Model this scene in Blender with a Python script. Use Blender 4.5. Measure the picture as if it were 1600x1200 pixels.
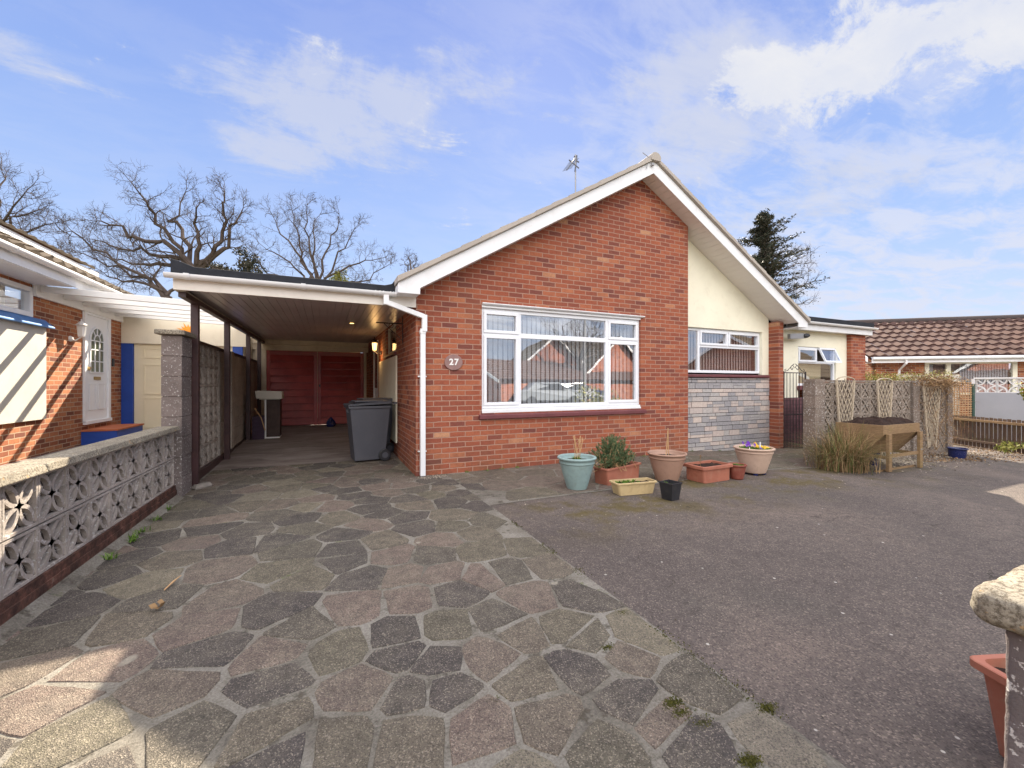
import bpy, math, random
from mathutils import Vector, Matrix, noise
sc = bpy.context.scene
for o in list(bpy.data.objects): bpy.data.objects.remove(o, do_unlink=True)
COL = sc.collection
R = math.radians
PI = math.pi
# ------------------------------------------------------------------ camera
EYE = 1.3
FPX = 648.0
TH = math.atan(292/648)
CS, SN = math.cos(TH), math.sin(TH)
cam = bpy.data.cameras.new("Camera"); co = bpy.data.objects.new("Camera", cam); COL.objects.link(co)
cam.sensor_width = 36; cam.lens = FPX/1600*36; cam.clip_start = 0.02; cam.clip_end = 2000
co.location = (0, 0, EYE); co.rotation_euler = (R(90), 0, -TH)
sc.camera = co
# ------------------------------------------------------------------ sun and sky
SUNV = Vector((0.645, 1.2, 1.0)).normalized()          # towards the sun: behind the house
SUN_EL = math.asin(SUNV.z); SUN_AZ = math.atan2(SUNV.x, SUNV.y)
EXPO = 1.7
ld = bpy.data.lights.new("Sun", 'SUN'); ld.energy = 5.0; ld.angle = R(0.5); ld.color = (1, .88, .70)
lo = bpy.data.objects.new("Sun", ld); COL.objects.link(lo)
lo.rotation_euler = SUNV.to_track_quat('Z', 'Y').to_euler(); lo.location = (30, 60, 50)
sc.view_settings.view_transform = 'Standard'; sc.view_settings.look = 'None'
sc.view_settings.exposure = EXPO; sc.view_settings.gamma = 1
sc.view_settings.use_curve_mapping = False

class NT:
    """small node-tree helper"""
    def __init__(s, nt): s.nt = nt; s.n = nt.nodes; s.l = nt.links
    def node(s, t, **kw):
        n = s.n.new(t)
        for k, v in kw.items(): setattr(n, k, v)
        return n
    def put(s, sock, v):
        if isinstance(v, bpy.types.NodeSocket): s.l.new(v, sock)
        elif v is not None:
            if isinstance(v, (tuple, list)) and len(v) == 3 and sock.type == 'RGBA': v = tuple(v)+(1,)
            sock.default_value = v
    def math(s, op, a, b=None, c=None, clamp=False):
        n = s.node('ShaderNodeMath', operation=op); n.use_clamp = clamp
        s.put(n.inputs[0], a)
        if b is not None: s.put(n.inputs[1], b)
        if c is not None: s.put(n.inputs[2], c)
        return n.outputs[0]
    def vmath(s, op, a, b=None):
        n = s.node('ShaderNodeVectorMath', operation=op); s.put(n.inputs[0], a)
        if b is not None: s.put(n.inputs[1], b)
        return n
    def mix(s, f, a, b, mode='MIX'):
        n = s.node('ShaderNodeMix', data_type='RGBA', blend_type=mode); n.clamp_factor = True
        s.put(n.inputs['Factor'], f); s.put(n.inputs[6], a); s.put(n.inputs[7], b)
        return n.outputs[2]
    def ramp(s, f, stops, interp='LINEAR'):
        n = s.node('ShaderNodeValToRGB'); s.put(n.inputs[0], f); cr = n.color_ramp; cr.interpolation = interp
        while len(cr.elements) < len(stops): cr.elements.new(.5)
        for e, (p, c) in zip(cr.elements, stops):
            e.position = p; e.color = (tuple(c)+(1,)) if isinstance(c, (tuple, list)) else (c, c, c, 1)
        return n.outputs[0]
    def noise(s, vec, scale, detail=4, rough=.55, dist=0.0):
        n = s.node('ShaderNodeTexNoise'); n.inputs['Scale'].default_value = scale; n.inputs['Detail'].default_value = detail
        n.inputs['Roughness'].default_value = rough; n.inputs['Distortion'].default_value = dist
        if vec is not None: s.l.new(vec, n.inputs['Vector'])
        return n.outputs[0]
    def sstep(s, v, a, b):
        n = s.node('ShaderNodeMapRange', interpolation_type='SMOOTHSTEP'); s.put(n.inputs[0], v)
        n.inputs[1].default_value = a; n.inputs[2].default_value = b
        return n.outputs[0]

def lin(r, g, b):
    f = lambda v: (v/255/12.92) if v/255 <= .04045 else ((v/255+.055)/1.055)**2.4
    return (f(r), f(g), f(b))

def px_dir(x, y):
    u = (x-800)/FPX; v = -(y-600)/FPX
    return Vector((SN+u*CS, CS-u*SN, v))
def at(x, y, t):                                           # world point seen in direction (x, y) at depth t
    return px_dir(x, y)*t + Vector((0, 0, EYE))

w = bpy.data.worlds.new("World"); sc.world = w; w.use_nodes = True
T = NT(w.node_tree); T.n.clear()
tc = T.node('ShaderNodeTexCoord').outputs['Generated']
sep = T.node('ShaderNodeSeparateXYZ'); T.l.new(tc, sep.inputs[0])
zz = sep.outputs[2]
K = 1/(2**EXPO)
def sk(r, g, b): return tuple(v*K for v in lin(r, g, b))
grad = T.ramp(zz, [(0.0, sk(214, 226, 246)), (.12, sk(198, 216, 246)), (.28, sk(172, 199, 245)), (.48, sk(148, 177, 236)), (.66, sk(134, 160, 228)), (1, sk(120, 150, 220))])
sky = T.node('ShaderNodeTexSky', sky_type='NISHITA'); sky.sun_disc = False
sky.sun_elevation = SUN_EL; sky.sun_rotation = SUN_AZ; sky.air_density = 1; sky.dust_density = .3
skyc = T.vmath('SCALE', sky.outputs[0]); skyc.inputs['Scale'].default_value = .006
base = T.mix(1.0, T.mix(1.0, grad, (.97, .96, .98), 'MULTIPLY'), skyc.outputs[0], 'ADD')
# cloud coordinates: project the direction on a flat layer, stretched
den = T.math('MAXIMUM', T.math('ADD', zz, .12), .03)
flat = T.vmath('DIVIDE', tc); cmb = T.node('ShaderNodeCombineXYZ')
for i in range(3): T.l.new(den, cmb.inputs[i])
T.l.new(cmb.outputs[0], flat.inputs[1])
mp = T.node('ShaderNodeMapping'); mp.inputs['Rotation'].default_value = (0, 0, TH-.35); mp.inputs['Scale'].default_value = (1, 1.9, 0)
T.l.new(flat.outputs[0], mp.inputs[0]); fl = mp.outputs[0]
n1 = T.noise(fl, 1.7, 9, .62, .35)
n2 = T.noise(fl, 3.4, 8, .65, .5)
n3 = T.math('ADD', T.math('MULTIPLY', T.noise(tc, 5.2, 10, .68, .3), .5), T.math('MULTIPLY', T.noise(fl, 3.2, 10, .7, .5), .5))
def blob(x, y, rx, ry):
    """cloud mass round a direction; rx, ry half sizes in tangent units"""
    d = px_dir(x, y); h = Vector((d.y, -d.x, 0)).normalized(); up = h.cross(d).normalized() if False else d.cross(h).normalized()
    if up.z < 0: up = -up
    d = d.normalized()
    dn = T.vmath('DOT_PRODUCT', tc, tuple(d)).outputs['Value']
    a = T.math('DIVIDE', T.vmath('DOT_PRODUCT', tc, tuple(h)).outputs['Value'], rx)
    b = T.math('DIVIDE', T.vmath('DOT_PRODUCT', tc, tuple(up)).outputs['Value'], ry)
    r2 = T.math('ADD', T.math('MULTIPLY', a, a), T.math('MULTIPLY', b, b))
    r2 = T.math('ADD', r2, T.math('MULTIPLY', T.math('LESS_THAN', dn, 0), 9))
    return T.math('SUBTRACT', 1.0, T.math('SQRT', r2), clamp=True)
def addm(*v):
    o = v[0]
    for q in v[1:]: o = T.math('MAXIMUM', o, q)
    return o
def mul(a, k): return T.math('MULTIPLY', a, k)
bright = addm(blob(1430, 60, .30, .13), mul(blob(1200, 130, .13, .085), .9), mul(blob(1580, 30, .22, .12), 1.0))
soft = addm(blob(500, 175, .27, .13), mul(blob(430, 225, .18, .08), 1.0), mul(blob(610, 150, .12, .09), 1.0), mul(blob(720, 85, .14, .05), .6), mul(blob(670, 5, .12, .05), .6), mul(blob(30, 90, .13, .04), .55), mul(blob(1050, 120, .34, .10), .9), mul(blob(1120, 200, .22, .12), .9), mul(blob(1350, 270, .40, .14), .75), mul(blob(780, 130, .24, .08), .65), mul(blob(1000, 235, .22, .06), .6))
cm1 = T.sstep(T.math('ADD', mul(bright, .95), mul(T.math('SUBTRACT', n3, .5), 3.4)), .30, .62)
cm2 = T.sstep(T.math('ADD', mul(soft, .95), mul(T.math('SUBTRACT', n3, .5), 3.4)), .22, .80)
# thin streaks, mostly right and low
rightw = T.sstep(T.vmath('DOT_PRODUCT', tc, (CS, -SN, 0)).outputs['Value'], -.2, .35)
loww = T.sstep(zz, .60, .12)
str_ = T.sstep(T.math('ADD', n2, mul(n1, .45)), .58, .86)
cm3 = T.math('MULTIPLY', str_, T.math('ADD', .12, T.math('MULTIPLY', rightw, T.math('ADD', .45, mul(loww, .55)))))
c = T.mix(mul(cm3, .75), base, sk(226, 230, 246))
c = T.mix(mul(cm2, .72), c, sk(214, 219, 236))
c = T.mix(mul(cm1, .92), c, T.mix(n2, sk(215, 222, 240), sk(250, 248, 246)))
# brighter unseen sky, added overhead and behind the viewer to light the shaded fronts
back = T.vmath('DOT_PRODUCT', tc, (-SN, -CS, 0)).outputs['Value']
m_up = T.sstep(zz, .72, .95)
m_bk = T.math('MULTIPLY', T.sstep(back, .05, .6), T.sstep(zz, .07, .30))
sky_fill = T.math('MULTIPLY', T.math('MAXIMUM', mul(m_up, .9), m_bk), T.sstep(n1, .25, .6))
c = T.mix(sky_fill, c, (1.30, 1.25, 1.20))
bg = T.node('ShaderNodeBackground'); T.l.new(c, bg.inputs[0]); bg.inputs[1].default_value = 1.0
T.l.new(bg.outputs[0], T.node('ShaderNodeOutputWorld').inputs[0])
sc.cycles.max_bounces = 8; sc.cycles.transparent_max_bounces = 10
try: sc.cycles.use_denoising = True
except Exception: pass

# ------------------------------------------------------------------ materials
def mat(name, build):
    m = bpy.data.materials.new(name); m.use_nodes = True; t = NT(m.node_tree); t.n.clear()
    bs = t.node('ShaderNodeBsdfPrincipled'); out = t.node('ShaderNodeOutputMaterial'); t.l.new(bs.outputs[0], out.inputs[0])
    t.bs = bs; t.out = out
    build(t); return m
def setb(t, col=None, rough=None, metal=None, spec=None, normal=None):
    if col is not None: t.put(t.bs.inputs['Base Color'], col)
    if rough is not None: t.put(t.bs.inputs['Roughness'], rough)
    if metal is not None: t.put(t.bs.inputs['Metallic'], metal)
    if spec is not None: t.put(t.bs.inputs['Specular IOR Level'], spec)
    if normal is not None: t.l.new(normal, t.bs.inputs['Normal'])
def bump(t, h, strength=.3, dist=.01):
    b = t.node('ShaderNodeBump'); b.inputs['Strength'].default_value = strength; b.inputs['Distance'].default_value = dist
    t.l.new(h, b.inputs['Height']); return b.outputs[0]
def geo(t): return t.node('ShaderNodeNewGeometry').outputs['Position']
def objc(t): return t.node('ShaderNodeTexCoord').outputs['Object']
def varied(name, col, amt=.18, scale=3, rough=.55, bumpk=.1, bscale=60, spec=.4, dirt=None, dirtamt=.0, metal=0):
    """a surface of one colour with mottling, dirt and fine relief"""
    def b(t):
        v = objc(t)
        n = t.noise(v, scale, 5, .6); n2 = t.noise(v, bscale, 4, .6)
        lo_ = tuple(x*(1-amt) for x in col); hi = tuple(min(1, x*(1+amt)) for x in col)
        cc = t.ramp(n, [(.3, lo_), (.7, hi)])
        if dirt: cc = t.mix(mul_(t, t.sstep(t.noise(v, scale*2.3, 7, .7, .4), .48, .75), dirtamt), cc, dirt)
        setb(t, cc, t.math('ADD', rough-.06, t.math('MULTIPLY', n2, .14)), metal, spec, bump(t, n2, bumpk, .004))
    return mat(name, b)
def mul_(t, a, k): return t.math('MULTIPLY', a, k)
def brick(name, axis, stops, mortar=(.38, .225, .165), bw=.235, bh=.0755, mw=.015, off=(0, 0), rot=0.0):
    def b(t):
        p = geo(t); s = t.node('ShaderNodeSeparateXYZ'); t.l.new(p, s.inputs[0])
        cb = t.node('ShaderNodeCombineXYZ'); t.l.new(s.outputs[axis], cb.inputs[0]); t.l.new(s.outputs[2], cb.inputs[1])
        va = t.node('ShaderNodeMapping'); va.inputs['Location'].default_value = (off[0], off[1], 0); t.l.new(cb.outputs[0], va.inputs[0])
        wob = t.node('ShaderNodeTexNoise'); wob.inputs['Scale'].default_value = 9; t.l.new(va.outputs[0], wob.inputs['Vector'])
        wv = t.vmath('SCALE', t.vmath('SUBTRACT', wob.outputs[1], (.5, .5, .5)).outputs[0]); wv.inputs['Scale'].default_value = .013
        v = t.vmath('ADD', va.outputs[0], wv.outputs[0]).outputs[0]
        br = t.node('ShaderNodeTexBrick'); t.l.new(v, br.inputs['Vector']); br.offset = .5
        br.inputs['Color1'].default_value = (0, 0, 0, 1); br.inputs['Color2'].default_value = (1, 1, 1, 1); br.inputs['Mortar'].default_value = (.5, .5, .5, 1)
        br.inputs['Scale'].default_value = 1; br.inputs['Mortar Size'].default_value = mw/2; br.inputs['Mortar Smooth'].default_value = .25
        br.inputs['Brick Width'].default_value = bw; br.inputs['Row Height'].default_value = bh
        rnd = br.outputs['Color']; f = br.outputs['Fac']
        cc = t.ramp(rnd, stops)
        fine = t.noise(p, 45, 6, .7); big = t.noise(p, .9, 4, .6); mid = t.noise(p, 11, 4, .6)
        cc = t.mix(t.math('MULTIPLY', t.sstep(mid, .4, .75), .35), cc, (.20, .055, .035))
        cc = t.mix(.45, cc, t.ramp(fine, [(.25, (.3, .3, .3)), (.75, (.75, .75, .75))]), 'OVERLAY')
        cc = t.mix(t.math('MULTIPLY', t.sstep(big, .52, .8), .22), cc, (.42, .20, .10))
        sx_ = t.noise(t.vmath('MULTIPLY', p, (1, 1, .35)).outputs[0], 1.7, 7, .7, .3); zz_ = s.outputs[2]
        cc = t.mix(t.math('MULTIPLY', t.sstep(sx_, .52, .72), .35), cc, (.17, .062, .045))
        damp = t.math('MULTIPLY', t.sstep(zz_, .55, .0), t.sstep(t.noise(p, 3.5, 6, .7), .42, .62))
        cc = t.mix(t.math('MULTIPLY', damp, .45), cc, (.12, .075, .045))
        mo = t.mix(mid, tuple(x*.8 for x in mortar), tuple(x*1.2 for x in mortar))
        cc = t.mix(f, cc, mo)
        h = t.math('SUBTRACT', t.math('MULTIPLY', fine, .25), f)
        setb(t, cc, .88, None, .25, bump(t, h, .55, .006))
    return mat(name, b)
RED = [(0, (.17, .060, .048)), (.14, (.23, .072, .048)), (.35, (.285, .084, .049)), (.65, (.325, .096, .052)), (.9, (.365, .118, .062)), (.985, (.41, .155, .08)), (1, (.48, .26, .15))]
M = {}
M['brick_x'] = brick('red_brick_front', 0, RED)
M['brick_y'] = brick('red_brick_side', 1, RED)
ORG = [(0, (.16, .055, .034)), (.3, (.27, .088, .042)), (.6, (.36, .125, .055)), (1, (.44, .18, .08))]
M['nbrick'] = brick('orange_brick', 1, ORG, mortar=(.42, .30, .20))
M['upvc'] = varied('white_upvc', (.80, .81, .83), .04, 1.4, .38, .04, 30, .5, (.50, .48, .42), .28)
M['upvc_blue'] = varied('white_frame', (.82, .84, .88), .02, 2, .3, .02, 30, .5)
M['cream'] = varied('cream_render', (.87, .83, .67), .05, 1.5, .9, .6, 40, .2, (.66, .60, .46), .4)
M['cream_pale'] = varied('cream_board', (.56, .53, .46), .06, 1.5, .7, .1, 30, .3, (.5, .43, .32), .3)
M['cream_wood'] = varied('weathered_cream_paint', (.66, .58, .46), .10, 3, .75, .25, 40, .3, (.40, .33, .25), .4)
M['soffit'] = varied('white_soffit', (.80, .77, .74), .04, 1.5, .45, .05, 30, .4)
M['concrete'] = varied('grey_concrete', (.24, .215, .19), .3, 6, .92, .8, 90, .2, (.10, .09, .075), .6)
M['sill'] = varied('maroon_sill', (.15, .045, .05), .2, 6, .6, .3, 50, .4)
M['felt'] = varied('black_roof_felt', (.022, .024, .030), .3, 5, .9, .8, 120, .3)
M['darksteel'] = varied('dark_painted_steel', (.045, .020, .022), .3, 7, .42, .2, 50, .5, (.10, .05, .03), .4)
M['iron'] = varied('black_iron', (.03, .02, .022), .2, 8, .5, .2, 50, .5)
M['rubber'] = varied('bin_plastic', (.075, .078, .095), .10, 3, .5, .25, 220, .4, (.15, .14, .13), .2)
M['blackp'] = varied('black_plastic', (.02, .021, .026), .15, 6, .45, .1, 90, .5, (.1, .09, .07), .25)
M['blue'] = varied('blue_paint', (.012, .06, .34), .12, 4, .5, .1, 40, .5)
M['red_step'] = varied('terracotta_step', (.42, .13, .06), .15, 5, .7, .2, 50, .3)
M['terra'] = varied('terracotta_plastic', (.36, .135, .088), .14, 5, .6, .15, 60, .3, (.34, .20, .14), .5)
M['terra_old'] = varied('old_terracotta', (.22, .06, .04), .2, 8, .55, .2, 60, .4, (.32, .2, .14), .35)
M['teal'] = varied('pale_teal_plastic', (.25, .35, .345), .12, 6, .6, .15, 60, .3, (.19, .22, .19), .55)
M['beige'] = varied('beige_plastic', (.50, .36, .28), .10, 6, .6, .15, 60, .3, (.33, .24, .18), .5)
M['tan'] = varied('dull_tan_plastic', (.36, .22, .16), .10, 6, .5, .1, 60, .4, (.25, .15, .10), .4)
M['straw'] = varied('yellowed_plastic', (.50, .38, .20), .12, 7, .5, .1, 60, .4, (.28, .18, .08), .5)
M['soil'] = varied('dark_soil', (.035, .022, .018), .5, 20, .95, 1, 70, .1)
M['stick'] = varied('dry_cane', (.52, .32, .16), .15, 12, .7, .1, 60, .3)
M['bluepot'] = varied('dark_blue_glaze', (.012, .018, .085), .15, 5, .25, .05, 60, .6)
M['bark'] = varied('grey_brown_bark', (.088, .068, .060), .3, 4, .95, .6, 20, .05, (.06, .065, .04), .4)
M['aerial'] = varied('dull_aluminium', (.10, .11, .14), .1, 4, .5, .1, 40, .5, metal=.3)
M['stainless'] = varied('grey_metal', (.30, .30, .31), .1, 4, .4, .1, 40, .5, metal=.3)
M['orange'] = varied('orange_paint', (.80, .33, .02), .08, 8, .5, .05, 60, .4)
M['white'] = varied('white_paint', (.80, .79, .77), .04, 3, .45, .05, 40, .4)
M['brass'] = varied('brass', (.35, .24, .10), .1, 6, .35, .1, 40, .5, metal=.7)
M['render_white'] = varied('greyish_white_render', (.40, .40, .43), .06, 1.2, .9, .5, 70, .2, (.45, .44, .44), .3)
M['door_white'] = varied('white_door', (.82, .83, .85), .02, 3, .3, .03, 40, .5)
M['redwood'] = mat('red_brown_boards', lambda t: (lambda v, n, g: setb(t, t.mix(.45, t.ramp(n, [(.3, (.26, .030, .036)), (.7, (.42, .062, .056))]), t.ramp(g, [(.3, (.3, .3, .3)), (.7, (.75, .75, .75))]), 'OVERLAY'), t.math('ADD', .22, t.math('MULTIPLY', n, .25)), None, .5, bump(t, g, .25, .004)))(objc(t), t.noise(objc(t), 2.5, 5, .6), t.noise(t.vmath('MULTIPLY', objc(t), (2, 2, 26)).outputs[0], 3, 6, .6, 1.2)))
def wood(name, a, b_, sc_=(3, 3, 30), green=0):
    def f(t):
        v = objc(t); g = t.noise(t.vmath('MULTIPLY', v, sc_).outputs[0], 2.2, 7, .65, 1.5)
        cc = t.ramp(g, [(.28, a), (.72, b_)])
        if green: cc = t.mix(t.math('MULTIPLY', t.sstep(t.noise(v, 5, 4), .5, .7), green), cc, (.17, .16, .03))
        setb(t, cc, .75, None, .25, bump(t, g, .4, .005))
    return mat(name, f)
M['timber'] = wood('weathered_softwood', (.14, .085, .045), (.33, .22, .12), green=.2)
M['trellis'] = wood('silvered_trellis_wood', (.34, .27, .19), (.60, .51, .39), (12, 12, 12))
M['fence'] = wood('dark_fence_wood', (.055, .035, .028), (.15, .10, .07), (12, 12, 3), .15)
M['lattice'] = wood('brown_lattice_wood', (.30, .17, .09), (.55, .36, .20), (9, 9, 9))
M['carport_soffit'] = mat('brown_plastic_boards', lambda t: setb(t, t.ramp(t.noise(objc(t), 1.2, 4), [(.3, (.46, .40, .395)), (.7, (.56, .50, .49))]), t.math('ADD', .24, t.math('MULTIPLY', t.noise(objc(t), 3, 4), .14)), None, .5, bump(t, t.noise(objc(t), 2.0, 2), .2, .01)))
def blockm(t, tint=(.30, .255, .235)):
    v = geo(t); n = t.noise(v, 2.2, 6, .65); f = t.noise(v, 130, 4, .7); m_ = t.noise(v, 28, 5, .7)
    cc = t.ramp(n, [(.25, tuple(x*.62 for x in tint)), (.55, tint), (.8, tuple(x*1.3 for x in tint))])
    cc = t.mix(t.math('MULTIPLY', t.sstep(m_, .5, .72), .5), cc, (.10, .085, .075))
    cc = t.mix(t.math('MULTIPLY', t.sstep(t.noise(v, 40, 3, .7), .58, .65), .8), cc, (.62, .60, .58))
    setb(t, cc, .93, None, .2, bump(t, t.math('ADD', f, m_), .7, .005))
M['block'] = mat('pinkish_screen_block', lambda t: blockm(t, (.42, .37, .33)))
M['block_shade'] = mat('shaded_block_backing', lambda t: blockm(t, (.05, .038, .033)))  # near-black tint: shade of the block holes put into the colour
M['block_grey'] = mat('grey_brown_block', lambda t: blockm(t, (.185, .155, .145)))
M['block_rib'] = mat('pale_screen_rib', lambda t: blockm(t, (.30, .245, .20)))
M['block_tan'] = mat('tan_screen_block', lambda t: blockm(t, (.215, .17, .14)))
def copingm(t):
    v = geo(t); n = t.noise(v, 6, 6, .7); f = t.noise(v, 85, 5, .75)
    cc = t.ramp(n, [(.3, (.20, .18, .145)), (.6, (.36, .325, .26)), (.8, (.46, .42, .33))])
    cc = t.mix(t.sstep(f, .38, .58), (.13, .11, .085), cc)
    cc = t.mix(t.math('MULTIPLY', t.sstep(t.noise(v, 22, 4, .7), .62, .7), .6), cc, (.42, .24, .08))
    setb(t, cc, .95, None, .15, bump(t, f, 1.0, .007))
M['coping'] = mat('weathered_concrete_coping', copingm)
M['foot_brick'] = mat('crumbling_red_footing', lambda t: setb(t, t.ramp(t.noise(geo(t), 9, 7, .75), [(.3, (.035, .022, .018)), (.48, (.085, .045, .035)), (.60, (.16, .075, .055)), (.75, (.30, .24, .19))]), .9, None, .2, bump(t, t.noise(geo(t), 25, 6, .7), .8, .02)))
def tilem(name, a, b_, c_):
    def f(t):
        v = geo(t); n = t.noise(v, 1.1, 4, .6); f2 = t.noise(v, 26, 5, .7)
        at_ = t.node('ShaderNodeAttribute', attribute_name='tone').outputs['Fac']
        cc = t.mix(t.math('ADD', t.math('MULTIPLY', n, .5), t.math('MULTIPLY', at_, .5)), a, b_)
        cc = t.mix(t.math('MULTIPLY', t.sstep(f2, .55, .75), .5), cc, c_)
        setb(t, cc, .85, None, .25, bump(t, f2, .4, .006))
    return mat(name, f)
M['tile_grey'] = tilem('grey_brown_roof_tile', (.36, .32, .28), (.48, .43, .38), (.24, .22, .19))
M['tile_brown'] = tilem('red_brown_roof_tile', (.060, .033, .028), (.110, .060, .048), (.04, .028, .025))
M['tile_moss'] = tilem('mossy_tan_roof_tile', (.055, .040, .027), (.095, .070, .045), (.05, .04, .025))
M['tile_dark'] = tilem('dark_ridge', (.05, .04, .04), (.09, .07, .065), (.03, .03, .03))
# glass: partly mirror, partly see-through
def glassm(name, refl=.30, tint=(.90, .95, .97), rough=.0, wav=.0):
    def f(t):
        t.n.remove(t.bs)
        g = t.node('ShaderNodeBsdfGlossy'); g.inputs['Roughness'].default_value = rough; g.inputs[0].default_value = (.92, .95, 1, 1)
        tr = t.node('ShaderNodeBsdfTransparent'); tr.inputs[0].default_value = tint+(1,)
        lw = t.node('ShaderNodeLayerWeight'); lw.inputs[0].default_value = .35
        fac = t.math('ADD', refl, t.math('MULTIPLY', lw.outputs['Fresnel'], .6), clamp=True)
        bf = t.node('ShaderNodeNewGeometry').outputs['Backfacing']; fac = t.math('MULTIPLY', fac, t.math('SUBTRACT', 1.0, bf))
        if wav: t.l.new(bump(t, t.noise(geo(t), 1.6, 2, .5), wav, .02), g.inputs['Normal'])
        mx = t.node('ShaderNodeMixShader'); t.l.new(fac, mx.inputs[0]); t.l.new(tr.outputs[0], mx.inputs[1]); t.l.new(g.outputs[0], mx.inputs[2])
        t.l.new(mx.outputs[0], t.out.inputs[0])
    return mat(name, f)
M['glass'] = glassm('window_glass', .33, (.95, .97, .98), wav=.04)
M['glass_dark'] = glassm('dark_window_glass', .22, (.55, .55, .52), .02)
M['glass_obscure'] = glassm('obscured_glass', .15, (.6, .68, .6), .12)
M['blind'] = varied('pale_fabric_blind', (.56, .56, .57), .05, 5, .9, .1, 60, .1)
M['blind_brown'] = varied('taupe_fabric_blind', (.55, .46, .42), .06, 5, .9, .1, 60, .1)
M['room'] = varied('dim_room_wall', (.22, .18, .16), .1, 1, .9, .1, 30, .1)
M['pink_curtain'] = varied('cream_roller_blind', (.70, .58, .38), .05, 4, .9, .1, 60, .1)
def emis(name, col, e):
    def f(t):
        setb(t, col, .4); t.put(t.bs.inputs['Emission Color'], tuple(col)+(1,)); t.bs.inputs['Emission Strength'].default_value = e
    return mat(name, f)
M['lamp_glow'] = emis('lit_lamp_glass', (1.0, .62, .22), 1.3)
M['spot_glow'] = emis('lit_spotlight', (1.0, .66, .22), 1.5)
def leafm(name, a, b_, rough=.55):
    def f(t):
        r = t.node('ShaderNodeAttribute', attribute_name='tone').outputs['Fac']
        setb(t, t.mix(r, a, b_), rough, None, .08)
        try: t.bs.inputs['Transmission Weight'].default_value = 0
        except Exception: pass
    return mat(name, f)
M['leaf_rose'] = leafm('grey_green_leaf', (.05, .085, .04), (.16, .22, .11))
M['leaf_green'] = leafm('fresh_green_leaf', (.05, .11, .02), (.17, .27, .05))
M['leaf_conifer'] = leafm('dark_conifer_leaf', (.028, .040, .026), (.12, .10, .075))
M['leaf_dry'] = leafm('dry_brown_leaf', (.10, .05, .03), (.34, .22, .11))
M['blade'] = leafm('grass_blade', (.05, .09, .03), (.22, .22, .08))
M['blade_dry'] = leafm('dead_grass_blade', (.16, .09, .05), (.46, .32, .17))
M['hedge'] = leafm('yellow_green_hedge', (.08, .10, .02), (.36, .34, .10))
M['violet'] = leafm('violet_petal', (.09, .02, .25), (.22, .08, .50))
M['yellow'] = leafm('yellow_petal', (.60, .33, .02), (.80, .55, .06))
M['gravelm'] = leafm('pale_gravel_stone', (.10, .08, .065), (.42, .36, .29), .8)

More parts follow.
